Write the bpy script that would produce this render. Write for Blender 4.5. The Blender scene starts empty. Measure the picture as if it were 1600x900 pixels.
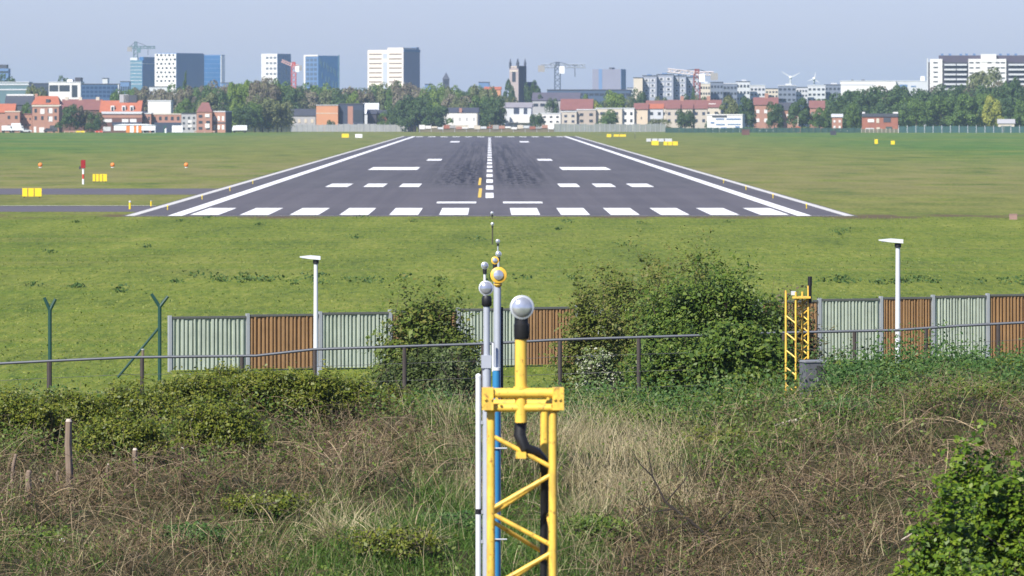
import bpy, math, random
import numpy as np
from mathutils import Vector, Matrix

random.seed(7)
R = np.random.default_rng(11)
scene = bpy.context.scene
rad = math.radians

# ------------------------------------------------------------------ camera
# The camera looks level along +Y (runway direction), 7.2 m above the runway.
F, VX, HY, H = 10750.0, 765.0, 174.0, 7.2       # focal length / principal point in 1600-wide pixels
cd = bpy.data.cameras.new("camera")
cam = bpy.data.objects.new("camera", cd)
scene.collection.objects.link(cam)
cam.location = (0, 0, H)
cam.rotation_euler = (rad(90), 0, 0)
cd.sensor_width = 36.0
cd.lens = 36.0 * F / 1600.0
cd.shift_x = (800.0 - VX) / 1600.0
cd.shift_y = -(450.0 - HY) / 1600.0
cd.clip_start = 0.5
cd.clip_end = 30000
cd.dof.use_dof = True
cd.dof.focus_distance = 135.0
cd.dof.aperture_fstop = cd.lens / 27.0
scene.camera = cam

# ------------------------------------------------------------------ light
SUN_EL, SUN_AZ = 43.0, 216.0                    # azimuth clockwise from +Y: behind and to the left
scene.world = bpy.data.worlds.new("World")
scene.world.use_nodes = True
wn = scene.world.node_tree
bg = wn.nodes["Background"]
sky = wn.nodes.new("ShaderNodeTexSky")
sky.sky_type = 'NISHITA'
sky.sun_disc = False
sky.sun_elevation = rad(SUN_EL)
sky.sun_rotation = rad(SUN_AZ)
sky.altitude = 0
sky.air_density = 1.0
sky.dust_density = 0.6
sky.ozone_density = 3.0
tint = wn.nodes.new("ShaderNodeMix")
tint.data_type = 'RGBA'
tint.blend_type = 'MULTIPLY'
tint.inputs[0].default_value = 1.0
wn.links.new(sky.outputs[0], tint.inputs[6])
tint.inputs[7].default_value = (0.65, 0.71, 1.10, 1)
wn.links.new(tint.outputs[2], bg.inputs[0])
bg.inputs[1].default_value = 0.087

sl = bpy.data.lights.new("sun", 'SUN')
sl.energy = 5.0
sl.angle = rad(0.53)
sl.color = (1.0, 0.945, 0.83)
so = bpy.data.objects.new("sun", sl)
scene.collection.objects.link(so)
sdir = Vector((math.sin(rad(SUN_AZ)) * math.cos(rad(SUN_EL)), math.cos(rad(SUN_AZ)) * math.cos(rad(SUN_EL)), math.sin(rad(SUN_EL))))
so.rotation_euler = sdir.to_track_quat('Z', 'Y').to_euler()
so.location = (-20, -20, 60)

scene.view_settings.view_transform = 'Standard'
scene.view_settings.look = 'None'
scene.view_settings.gamma = 1
scene.view_settings.use_curve_mapping = False
scene.view_settings.exposure = 0.87
scene.cycles.volume_bounces = 1
scene.cycles.max_bounces = 6
scene.cycles.transparent_max_bounces = 8


# ------------------------------------------------------------------ helpers
def X(px, D): return (px - VX) * D / F
def Z(py, D): return H - (py - HY) * D / F
def Wd(n, D): return n * D / F


class MB:
    """collects shapes and links them as one mesh object"""
    def __init__(s):
        s.v = []; s.f = []

    def box(s, x0, x1, y0, y1, z0, z1):
        b = len(s.v)
        s.v += [(x0, y0, z0), (x1, y0, z0), (x1, y1, z0), (x0, y1, z0), (x0, y0, z1), (x1, y0, z1), (x1, y1, z1), (x0, y1, z1)]
        s.f += [tuple(b + i for i in q) for q in ((0, 3, 2, 1), (4, 5, 6, 7), (0, 1, 5, 4), (1, 2, 6, 5), (2, 3, 7, 6), (3, 0, 4, 7))]
        return s

    def prism(s, pts, y0, y1):
        """profile in x,z pushed from y0 to y1"""
        b = len(s.v); n = len(pts)
        s.v += [(p[0], y0, p[1]) for p in pts] + [(p[0], y1, p[1]) for p in pts]
        s.f.append(tuple(b + i for i in range(n)))
        s.f.append(tuple(b + n + i for i in reversed(range(n))))
        for i in range(n):
            j = (i + 1) % n
            s.f.append((b + i, b + n + i, b + n + j, b + j))
        return s

    def poly(s, pts, faces):
        b = len(s.v)
        s.v += [tuple(p) for p in pts]
        s.f += [tuple(b + i for i in q) for q in faces]
        return s

    def path(s, pts, radii, n=10, cap=True):
        pts = [Vector(p) for p in pts]
        if not isinstance(radii, (list, tuple)): radii = [radii] * len(pts)
        b = len(s.v)
        for i, p in enumerate(pts):
            t = (pts[min(i + 1, len(pts) - 1)] - pts[max(i - 1, 0)]).normalized()
            a = Vector((0, 0, 1)) if abs(t.z) < 0.9 else Vector((1, 0, 0))
            u = t.cross(a).normalized(); w = t.cross(u)
            for k in range(n):
                c = 2 * math.pi * k / n
                s.v.append(tuple(p + (u * math.cos(c) + w * math.sin(c)) * radii[i]))
        for i in range(len(pts) - 1):
            for k in range(n):
                k2 = (k + 1) % n
                s.f.append((b + i * n + k, b + i * n + k2, b + (i + 1) * n + k2, b + (i + 1) * n + k))
        if cap:
            s.f.append(tuple(b + k for k in reversed(range(n))))
            s.f.append(tuple(b + (len(pts) - 1) * n + k for k in range(n)))
        return s

    def lathe(s, c, axis, prof, n=20):
        """prof: (distance along axis, radius) pairs"""
        c = Vector(c); ax = Vector(axis).normalized()
        return s.path([c + ax * t for t, r in prof], [max(r, 1e-4) for t, r in prof], n)

    def ball(s, c, r, n=16, sz=1.0):
        prof = [(-r * sz * math.cos(math.pi * i / n), r * math.sin(math.pi * i / n)) for i in range(n + 1)]
        return s.lathe(c, (0, 0, 1), prof, n)

    def build(s, name, mat, parent=None, smooth=False, loc=None):
        me = bpy.data.meshes.new(name)
        me.from_pydata(s.v, [], s.f)
        me.update()
        if smooth:
            me.polygons.foreach_set("use_smooth", [True] * len(me.polygons))
            try: me.set_sharp_from_angle(angle=rad(40))
            except Exception: pass
        return link(name, me, mat, parent, loc)


def link(name, me, mat=None, parent=None, loc=None):
    if mat is not None and not me.materials: me.materials.append(mat)
    o = bpy.data.objects.new(name, me)
    scene.collection.objects.link(o)
    if parent is not None: o.parent = parent
    if loc is not None: o.location = loc
    return o


def np_mesh(name, V, Q):
    me = bpy.data.meshes.new(name)
    V = np.asarray(V, np.float32); Q = np.asarray(Q, np.int32)
    n, k = Q.shape
    me.vertices.add(len(V)); me.vertices.foreach_set("co", V.ravel())
    me.loops.add(n * k); me.loops.foreach_set("vertex_index", Q.ravel())
    me.polygons.add(n)
    me.polygons.foreach_set("loop_start", np.arange(0, n * k, k, dtype=np.int32))
    me.polygons.foreach_set("loop_total", np.full(n, k, np.int32))
    me.update(calc_edges=True)
    return me


def tag(o, label, cat, group=None):
    o["label"] = label; o["category"] = cat
    if group: o["group"] = group
    return o


def struct(o):
    o["kind"] = "structure"; return o


def stuff(o, label, cat):
    o["kind"] = "stuff"; o["label"] = label; o["category"] = cat
    return o


def thing(name, label, cat, loc=(0, 0, 0), rz=0.0, group=None):
    o = bpy.data.objects.new(name, None)
    o.empty_display_size = 0.3
    scene.collection.objects.link(o)
    o.location = loc; o.rotation_euler = (0, 0, rz)
    return tag(o, label, cat, group)


def dup(root, label=None, group=None):
    r = root.copy(); scene.collection.objects.link(r)
    if label: r["label"] = label
    if group: r["group"] = group
    for ch in list(root.children):
        c = ch.copy(); scene.collection.objects.link(c); c.parent = r
        for g in ch.children:
            d = g.copy(); scene.collection.objects.link(d); d.parent = c
    return r


# ------------------------------------------------------------------ materials
def nodes_of(m):
    m.use_nodes = True
    return m.node_tree.nodes, m.node_tree.links, m.node_tree.nodes["Principled BSDF"]


def mix(nt, a, b, fac, mode='MIX'):
    n = nt.nodes.new("ShaderNodeMix"); n.data_type = 'RGBA'; n.blend_type = mode
    for sock, val in ((0, fac), (6, a), (7, b)):
        if isinstance(val, bpy.types.NodeSocket): nt.links.new(val, n.inputs[sock])
        elif isinstance(val, (int, float)): n.inputs[sock].default_value = val
        else: n.inputs[sock].default_value = (*val, 1)
    return n.outputs[2]


def math_n(nt, op, a, b=None, c=None, clamp=False):
    n = nt.nodes.new("ShaderNodeMath"); n.operation = op; n.use_clamp = clamp
    for i, val in enumerate((a, b, c)):
        if val is None: continue
        if isinstance(val, bpy.types.NodeSocket): nt.links.new(val, n.inputs[i])
        else: n.inputs[i].default_value = val
    return n.outputs[0]


def noise(nt, vec, scale, detail=4, rough=0.55):
    n = nt.nodes.new("ShaderNodeTexNoise")
    n.inputs["Scale"].default_value = scale; n.inputs["Detail"].default_value = detail; n.inputs["Roughness"].default_value = rough
    if vec is not None: nt.links.new(vec, n.inputs["Vector"])
    return n.outputs["Fac"]


def ramp(nt, fac, stops):
    n = nt.nodes.new("ShaderNodeValToRGB")
    e = n.color_ramp.elements
    while len(e) < len(stops): e.new(0.5)
    for i, (p, c) in enumerate(stops):
        e[i].position = p
        e[i].color = (*c, 1) if not isinstance(c, (int, float)) else (c, c, c, 1)
    nt.links.new(fac, n.inputs[0])
    return n.outputs[0]


def smooth(nt, val, a, b):
    n = nt.nodes.new("ShaderNodeMapRange"); n.interpolation_type = 'SMOOTHSTEP'
    nt.links.new(val, n.inputs[0])
    n.inputs[1].default_value = a; n.inputs[2].default_value = b
    return n.outputs[0]


def scaled(nt, vec, s):
    n = nt.nodes.new("ShaderNodeVectorMath"); n.operation = 'MULTIPLY'
    nt.links.new(vec, n.inputs[0]); n.inputs[1].default_value = s
    return n.outputs[0]


def objco(nt):
    return nt.nodes.new("ShaderNodeTexCoord").outputs["Object"]


MATS = {}
def M(name, col, rough=0.75, var=0.18, scale=1.5, metal=0.0, spec=0.4):
    """plain weathered paint / masonry: base colour broken up by noise"""
    if name in MATS: return MATS[name]
    m = bpy.data.materials.new(name); MATS[name] = m
    ns, ls, b = nodes_of(m); nt = m.node_tree
    co = objco(nt)
    f = noise(nt, co, scale, 5, 0.65)
    col = tuple(k * 0.86 for k in col)
    c = mix(nt, tuple(max(0, k * (1 - var)) for k in col), tuple(min(1, k * (1 + var)) for k in col), f)
    ls.new(c, b.inputs["Base Color"])
    b.inputs["Roughness"].default_value = rough
    b.inputs["Metallic"].default_value = metal
    b.inputs["Specular IOR Level"].default_value = spec
    return m


def leafmat(name, cols, transl=0.25, rough=0.6):
    if name in MATS: return MATS[name]
    m = bpy.data.materials.new(name); MATS[name] = m
    ns, ls, b = nodes_of(m); nt = m.node_tree
    cols = [tuple(q * 0.84 for q in k) for k in cols]
    g = ns.new("ShaderNodeNewGeometry")
    c = ramp(nt, g.outputs["Random Per Island"], [(i / max(1, len(cols) - 1), k) for i, k in enumerate(cols)])
    ls.new(c, b.inputs["Base Color"])
    b.inputs["Roughness"].default_value = rough
    b.inputs["Specular IOR Level"].default_value = 0.25
    if transl > 0:
        t = ns.new("ShaderNodeBsdfTranslucent"); ls.new(c, t.inputs[0])
        mx = ns.new("ShaderNodeMixShader"); mx.inputs[0].default_value = transl
        ls.new(b.outputs[0], mx.inputs[1]); ls.new(t.outputs[0], mx.inputs[2])
        ls.new(mx.outputs[0], ns["Material Output"].inputs[0])
    return m


# ------------------------------------------------------------------ ground
def sm(a, b, t):
    t = np.clip((t - a) / (b - a), 0, 1)
    return t * t * (3 - 2 * t)


def wob(x, y):
    return (np.sin(x * 0.9 + 1.3) * np.sin(y * 0.55 + 0.4) * 0.5 + np.sin(x * 2.1 + y * 1.3) * 0.25 + np.sin(x * 0.37 - y * 0.8 + 2) * 0.5)


def ground_h(x, y):
    x = np.asarray(x, float); y = np.asarray(y, float)
    crest = 2.05 + 0.45 * sm(3.0, 7.0, x) - 0.15 * sm(-2, 1, -np.abs(x - 1))
    bank = sm(80, 109, y) * (1 - sm(112, 140, y))
    env = sm(82, 92, y) * (1 - sm(120, 135, y))
    far = 1 - sm(40, 160, np.abs(x))
    hill = 5.4 * (1 - sm(9, 44, y))
    z = bank * crest * (0.35 + 0.65 * far) + env * (0.20 * wob(x, y) + 0.30 * (np.abs(np.sin(x * 1.05 + 0.6 * np.sin(y * 0.5)) * np.sin(y * 0.62 + 0.8 * np.sin(x * 0.6))) - 0.35)) + hill
    return z + 0.0 * x


def h1(x, y): return float(ground_h(x, y))


def axis(parts):
    out = []
    for a, b, st in parts: out += list(np.arange(a, b, st))
    return np.array(out + [parts[-1][1]])


gx = axis([(-7000, -400, 600), (-400, -60, 40), (-60, -16, 4), (-16, 16, 0.4), (16, 60, 4), (60, 400, 40), (400, 7000, 600)])
gy = axis([(-3000, -40, 370), (-40, 8, 8), (8, 46, 2), (46, 78, 2), (78, 142, 0.5), (142, 200, 6), (200, 2600, 60), (2600, 9800, 400)])
gX, gY = np.meshgrid(gx, gy)
gZ = ground_h(gX, gY)
nx, ny = len(gx), len(gy)
idx = np.arange(nx * ny).reshape(ny, nx)
Q = np.stack([idx[:-1, :-1], idx[:-1, 1:], idx[1:, 1:], idx[1:, :-1]], -1).reshape(-1, 4)
gme = np_mesh("ground", np.stack([gX, gY, gZ], -1).reshape(-1, 3), Q)
gme.polygons.foreach_set("use_smooth", [True] * len(gme.polygons))

gm = bpy.data.materials.new("field_grass")
ns, ls, b = nodes_of(gm); nt = gm.node_tree
co = objco(nt)
sep = ns.new("ShaderNodeSeparateXYZ"); ls.new(co, sep.inputs[0])
gx_, gy_ = sep.outputs[0], sep.outputs[1]
fine = math_n(nt, 'ADD', math_n(nt, 'MULTIPLY', noise(nt, scaled(nt, co, (1, 0.07, 1)), 3.2, 7, 0.8), 0.68), math_n(nt, 'MULTIPLY', noise(nt, scaled(nt, co, (0.22, 0.022, 1)), 1.0, 5, 0.62), 0.32))
mid = noise(nt, scaled(nt, co, (0.10, 0.06, 1)), 1.0, 5, 0.6)
mow = noise(nt, scaled(nt, co, (0.012, 0.20, 1)), 1.0, 4, 0.6)
big = noise(nt, scaled(nt, co, (0.012, 0.012, 1)), 1.0, 4, 0.55)
grass = ramp(nt, fine, [(0.36, (0.0400, 0.0660, 0.0070)), (0.46, (0.0920, 0.1240, 0.0120)), (0.54, (0.1380, 0.1650, 0.0190)), (0.66, (0.2450, 0.2380, 0.0550))])
dry = ramp(nt, fine, [(0.36, (0.0800, 0.0840, 0.0200)), (0.5, (0.1440, 0.1344, 0.0400)), (0.66, (0.2240, 0.1880, 0.0760))])
lush = ramp(nt, fine, [(0.36, (0.0200, 0.0560, 0.0100)), (0.5, (0.0540, 0.1250, 0.0150)), (0.66, (0.0950, 0.1700, 0.0240))])
# mown belt beside the runway is dry and tan; strips further out are lush
absx = math_n(nt, 'ABSOLUTE', gx_)
drym = math_n(nt, 'MULTIPLY', smooth(nt, gy_, 465, 480), math_n(nt, 'SUBTRACT', 1.0, smooth(nt, absx, 30, 110)))
drym = math_n(nt, 'MULTIPLY', drym, smooth(nt, math_n(nt, 'ADD', mid, math_n(nt, 'MULTIPLY', big, 0.8)), 0.60, 1.05))
patch = smooth(nt, math_n(nt, 'ADD', mid, big), 1.0, 1.3)
drym = math_n(nt, 'MAXIMUM', math_n(nt, 'MULTIPLY', drym, 0.62), math_n(nt, 'MULTIPLY', patch, 0.28))
lushn = smooth(nt, noise(nt, scaled(nt, co, (0.008, 0.010, 1)), 1.0, 3), 0.38, 0.58)
lushm = math_n(nt, 'MULTIPLY', smooth(nt, gy_, 560, 1100), math_n(nt, 'ADD', 0.30, math_n(nt, 'MULTIPLY', lushn, 0.70)))
lushm = math_n(nt, 'MULTIPLY', lushm, smooth(nt, absx, 34, 95))
c = mix(nt, grass, lush, lushm)
c = mix(nt, c, dry, drym)
c = mix(nt, c, mix(nt, c, (0.70, 0.92, 0.55), 1.0, 'MULTIPLY'), math_n(nt, 'MULTIPLY', smooth(nt, mow, 0.50, 0.62), 0.55))
c = mix(nt, c, (0.175, 0.165, 0.045), math_n(nt, 'MULTIPLY', smooth(nt, mow, 0.42, 0.34), 0.40))
stk = noise(nt, scaled(nt, co, (0.11, 0.024, 1)), 1.0, 5, 0.68)
farm = smooth(nt, gy_, 470, 640)
c = mix(nt, c, (0.165, 0.170, 0.050), math_n(nt, 'MULTIPLY', farm, math_n(nt, 'MULTIPLY', smooth(nt, stk, 0.50, 0.66), 0.42)))
c = mix(nt, c, (0.030, 0.070, 0.012), math_n(nt, 'MULTIPLY', farm, math_n(nt, 'MULTIPLY', smooth(nt, stk, 0.46, 0.32), 0.60)))
tanb = math_n(nt, 'MULTIPLY', smooth(nt, gy_, 520, 660), math_n(nt, 'SUBTRACT', 1.0, smooth(nt, gy_, 860, 1150)))
tanb = math_n(nt, 'MULTIPLY', tanb, smooth(nt, math_n(nt, 'ADD', stk, mid), 0.80, 1.15))
c = mix(nt, c, (0.19, 0.158, 0.07), math_n(nt, 'MULTIPLY', tanb, 0.42))
# worn earth along the end of the pavement
earth = math_n(nt, 'MULTIPLY', smooth(nt, gy_, 455, 468), math_n(nt, 'SUBTRACT', 1.0, smooth(nt, gy_, 474, 486)))
earth = math_n(nt, 'MULTIPLY', earth, smooth(nt, noise(nt, scaled(nt, co, (0.18, 0.05, 1)), 1.0, 4), 0.42, 0.58))
c = mix(nt, c, (0.0920, 0.0624, 0.0360), math_n(nt, 'MULTIPLY', earth, 0.95))
# litter and soil on the bank
soil = ramp(nt, noise(nt, co, 5.0, 8, 0.7), [(0.35, (0.0176, 0.0176, 0.0064)), (0.55, (0.0400, 0.0384, 0.0144)), (0.75, (0.0800, 0.0720, 0.0360))])
soilm = math_n(nt, 'MULTIPLY', smooth(nt, gy_, 40, 60), math_n(nt, 'SUBTRACT', 1.0, smooth(nt, gy_, 128, 150)))
c = mix(nt, c, soil, soilm)
ls.new(c, b.inputs["Base Color"])
b.inputs["Roughness"].default_value = 0.9
b.inputs["Specular IOR Level"].default_value = 0.15
bp = ns.new("ShaderNodeBump"); bp.inputs["Strength"].default_value = 0.6; bp.inputs["Distance"].default_value = 0.12
ls.new(fine, bp.inputs["Height"]); ls.new(bp.outputs[0], b.inputs["Normal"])
struct(link("ground", gme, gm))


# ------------------------------------------------------------------ runway
def sheet(name, rects, z, mat, thick=None):
    mb = MB()
    for x0, x1, y0, y1 in rects:
        mb.poly([(x0, y0, z), (x1, y0, z), (x1, y1, z), (x0, y1, z)], [(0, 1, 2, 3)])
    return struct(mb.build(name, mat))


am = bpy.data.materials.new("runway_asphalt")
ns, ls, b = nodes_of(am); nt = am.node_tree
co = objco(nt); sep = ns.new("ShaderNodeSeparateXYZ"); ls.new(co, sep.inputs[0])
ax_, ay_ = sep.outputs[0], sep.outputs[1]
base = ramp(nt, noise(nt, scaled(nt, co, (0.35, 0.012, 1)), 1.0, 6, 0.65), [(0.3, (0.0510, 0.0470, 0.0520)), (0.7, (0.0850, 0.0780, 0.0840))])
sp = noise(nt, scaled(nt, co, (1.0, 0.25, 1)), 3.0, 4, 0.7)
base = mix(nt, base, ramp(nt, sp, [(0.3, 0.045), (0.7, 0.15)]), 0.3)
# older, paler slab before the first construction joint
base = mix(nt, base, (0.1000, 0.0896, 0.0992), math_n(nt, 'MULTIPLY', math_n(nt, 'SUBTRACT', 1.0, smooth(nt, ay_, 640, 642)), 0.35))
jt = math_n(nt, 'LESS_THAN', math_n(nt, 'PINGPONG', math_n(nt, 'ADD', ay_, 7), 61.0), 0.7)
base = mix(nt, base, (0.0224, 0.0224, 0.0256), math_n(nt, 'MULTIPLY', jt, 0.5))
# tyre rubber in the touchdown zone
aax = math_n(nt, 'ABSOLUTE', ax_)
rub = math_n(nt, 'MULTIPLY', math_n(nt, 'SUBTRACT', 1.0, smooth(nt, aax, 3, 10)), math_n(nt, 'MULTIPLY', smooth(nt, ay_, 600, 760), math_n(nt, 'SUBTRACT', 1.0, smooth(nt, ay_, 1300, 1900))))
strk = smooth(nt, noise(nt, scaled(nt, co, (1.5, 0.004, 1)), 1.0, 4, 0.65), 0.40, 0.62)
base = mix(nt, base, (0.022, 0.022, 0.025), math_n(nt, 'MULTIPLY', math_n(nt, 'MULTIPLY', rub, strk), 0.85))
band = smooth(nt, noise(nt, scaled(nt, co, (0.45, 0.0015, 1)), 1.0, 3, 0.6), 0.45, 0.62)
base = mix(nt, base, (0.055, 0.052, 0.058), math_n(nt, 'MULTIPLY', band, 0.35))
patchm = math_n(nt, 'GREATER_THAN', noise(nt, scaled(nt, co, (0.02, 0.03, 1)), 1.0, 1, 0.3), 0.60)
base = mix(nt, base, (0.11, 0.105, 0.11), math_n(nt, 'MULTIPLY', patchm, 0.18))
mk = math_n(nt, 'GREATER_THAN', noise(nt, scaled(nt, co, (1.6, 0.085, 1)), 1.0, 2, 0.6), 0.535)
mk = math_n(nt, 'MULTIPLY', mk, math_n(nt, 'MULTIPLY', smooth(nt, aax, 0.8, 1.6), math_n(nt, 'SUBTRACT', 1.0, smooth(nt, aax, 3.8, 6.5))))
mk = math_n(nt, 'MULTIPLY', mk, math_n(nt, 'MULTIPLY', smooth(nt, ay_, 655, 690), math_n(nt, 'SUBTRACT', 1.0, smooth(nt, ay_, 880, 1000))))
base = mix(nt, base, (0.008, 0.008, 0.010), math_n(nt, 'MULTIPLY', mk, 0.9))
ls.new(base, b.inputs["Base Color"])
b.inputs["Roughness"].default_value = 0.85
b.inputs["Specular IOR Level"].default_value = 0.25
rw = MB()
rw.box(-25.2, 25.2, 471, 1990, -0.3, 0.03)
struct(rw.build("runway", am))

paint = M("white_paint", (0.80, 0.80, 0.78), 0.6, 0.16, 0.9)
oldpaint = M("worn_white_paint", (0.55, 0.54, 0.50), 0.7, 0.25, 0.3)
ZP = 0.04
rects = []
for s in (-1, 1):
    def rx(a, b_): return (min(s * a, s * b_), max(s * a, s * b_))
    for k in range(6):
        rects.append((*rx(1.5 + 3.45 * k, 3.5 + 3.45 * k), 476, 510))
        rects.append((*rx(1.5 + 3.45 * k, 3.5 + 3.45 * k), 1925, 1958))
    rects.append((*rx(21.1, 22.1), 472, 1975))
    for a, b_, y0, y1 in ((6.7, 8.6, 652, 682), (10.1, 12.0, 652, 682), (13.5, 15.6, 652, 682), (8.9, 14.9, 842, 884),
                          (7.1, 9.2, 1000, 1036), (7.1, 9.2, 1590, 1650), (1.05, 4.15, 536, 546)):
        rects.append((*rx(a, b_), y0, y1))
y = 569
while y < 1850:
    rects.append((-0.34, 0.34, y, y + 36)); y += 60.5
sheet("runway_markings", rects, ZP, paint)
sheet("runway_edge_lines", [(-25.0, -24.35, 471.5, 1985), (24.35, 25.0, 471.5, 1985)], ZP, oldpaint)
sheet("runway_end_line", [(-24.3, 24.3, 471.3, 472.0 - 0.1)], ZP + .004, M("concrete_edge", (0.36, 0.34, 0.29), 0.8, 0.2, 0.5))
yp = M("yellow_paint", (0.70, 0.47, 0.05), 0.6, 0.12, 0.6)
sheet("taxi_lead_line", [(-0.98, -0.70, 572, 640), (-1.12, -0.86, 668, 740)], ZP + .004, yp)
tm = M("taxiway_asphalt", (0.095, 0.086, 0.096), 0.85, 0.22, 0.15)
t = MB().box(-400, -25.2, 595, 640, -0.3, 0.025).build("taxiway", tm); struct(t)
t = MB().box(-400, -25.2, 493, 521, -0.3, 0.025).build("side_taxiway", tm); struct(t)
sheet("taxiway_edge_line", [(-60, -25.4, 523.0, 524.2), (-60, -46, 595.2, 595.9)], 0.034, oldpaint)
sheet("service_road", [(-60, 60, 146, 156)], 0.03, M("road_asphalt", (0.06, 0.06, 0.065), 0.85, 0.2, 0.4))


# ------------------------------------------------------------------ far background: materials
glass = M("dark_glass", (0.035, 0.045, 0.06), 0.15, 0.25, 0.3, spec=0.6)
bglass = M("blue_glass", (0.045, 0.145, 0.32), 0.2, 0.25, 0.05, spec=0.6)
bglass2 = M("teal_glass", (0.10, 0.20, 0.27), 0.2, 0.25, 0.08, spec=0.6)
greyblue = M("blue_grey_cladding_and_shade", (0.115, 0.20, 0.36), 0.5, 0.1, 0.1)  # cladding colour; also paints the white tower's side as shaded
brick = M("red_brick", (0.30, 0.115, 0.075), 0.85, 0.3, 0.5)
pinkbrick = M("pink_brick", (0.36, 0.19, 0.14), 0.85, 0.22, 0.5)
darkbrick = M("dark_brick", (0.13, 0.065, 0.055), 0.85, 0.25, 0.5)
orangebrick = M("orange_brick", (0.52, 0.25, 0.135), 0.8, 0.12, 0.2)
tile = M("orange_tile", (0.36, 0.115, 0.062), 0.8, 0.25, 0.6)
redtile = M("maroon_tile", (0.19, 0.082, 0.072), 0.8, 0.22, 0.5)
slate = M("slate", (0.055, 0.06, 0.075), 0.6, 0.25, 0.5)
whitewall = M("white_render", (0.66, 0.65, 0.63), 0.8, 0.06, 0.4)
creamwall = M("cream_render", (0.55, 0.49, 0.40), 0.8, 0.12, 0.4)
greywall = M("grey_render", (0.36, 0.36, 0.37), 0.8, 0.15, 0.4)
palegrey = M("pale_grey_cladding", (0.52, 0.54, 0.56), 0.6, 0.1, 0.2)
concrete = M("concrete", (0.30, 0.29, 0.28), 0.85, 0.2, 0.3)
darkclad = M("dark_cladding", (0.045, 0.045, 0.06), 0.6, 0.2, 0.3)
navy = M("navy_cladding", (0.035, 0.05, 0.085), 0.6, 0.2, 0.3)
whitepaint = M("white_metal", (0.78, 0.79, 0.80), 0.45, 0.06, 0.8)
redpaint = M("red_paint", (0.55, 0.06, 0.04), 0.5, 0.12, 0.8)
orangepaint = M("orange_paint", (0.75, 0.22, 0.04), 0.5, 0.12, 0.8)
yellowpaint = M("yellow_sign_paint", (0.80, 0.58, 0.02), 0.5, 0.08, 0.8)
blackpaint = M("black_rubber", (0.012, 0.012, 0.013), 0.55, 0.3, 3)
steel = M("galvanised_steel", (0.42, 0.44, 0.46), 0.45, 0.15, 3.0, metal=0.35)
greenpaint = M("dark_green_paint", (0.012, 0.055, 0.042), 0.5, 0.25, 3.0)
churchstone = M("church_stone", (0.34, 0.29, 0.28), 0.85, 0.2, 0.2)
churchdark = M("church_slate_and_shade", (0.05, 0.06, 0.085), 0.7, 0.2, 0.2)  # slate colour; also paints the church tower's shaded side
cranegreen = M("crane_green_grey", (0.12, 0.20, 0.22), 0.6, 0.15, 0.5)

WIN = {}
def winmesh(w, h, side, mat):
    k = (round(w, 2), round(h, 2), side, mat.name)
    if k not in WIN:
        mb = MB()
        if side: mb.box(0, 0.09, -w / 2, w / 2, -h / 2, h / 2)
        else: mb.box(-w / 2, w / 2, -0.09, 0, -h / 2, h / 2)
        o = mb.build("window", mat); WIN[k] = o.data
        bpy.data.objects.remove(o)
    return WIN[k]


def facade(root, span, z0, z1, cols, rows, wf, hf, mat, side=False, off=0.0, name="window"):
    """a grid of separate windows on the front (or the side) wall"""
    a, b_ = span
    cw = (b_ - a) / cols; rh = (z1 - z0) / rows
    for r in range(rows):
        for c in range(cols):
            me = winmesh(cw * wf, rh * hf, side, mat)
            p = a + cw * (c + 0.5)
            z = z0 + rh * (r + 0.5)
            o = link(name, me, None, root)
            o.location = (off + 0.003, p, z) if side else (p, -0.003 - off, z)


def gable(x0, x1, y0, y1, z0, z1, over=0.3):
    ym = (y0 + y1) / 2
    mb = MB()
    mb.poly([(x0 - over, y0 - over, z0), (x1 + over, y0 - over, z0), (x1 + over, y1 + over, z0), (x0 - over, y1 + over, z0), (x0 - over, ym, z1), (x1 + over, ym, z1)],
            [(0, 1, 5, 4), (2, 3, 4, 5), (0, 4, 3), (1, 2, 5), (0, 3, 2, 1)])
    return mb


def hip(x0, x1, y0, y1, z0, z1, over=0.3, k=0.28):
    ym = (y0 + y1) / 2; q = (x1 - x0) * k
    mb = MB()
    mb.poly([(x0 - over, y0 - over, z0), (x1 + over, y0 - over, z0), (x1 + over, y1 + over, z0), (x0 - over, y1 + over, z0), (x0 + q, ym, z1), (x1 - q, ym, z1)],
            [(0, 1, 5, 4), (2, 3, 4, 5), (0, 4, 3), (1, 2, 5), (0, 3, 2, 1)])
    return mb


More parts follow.
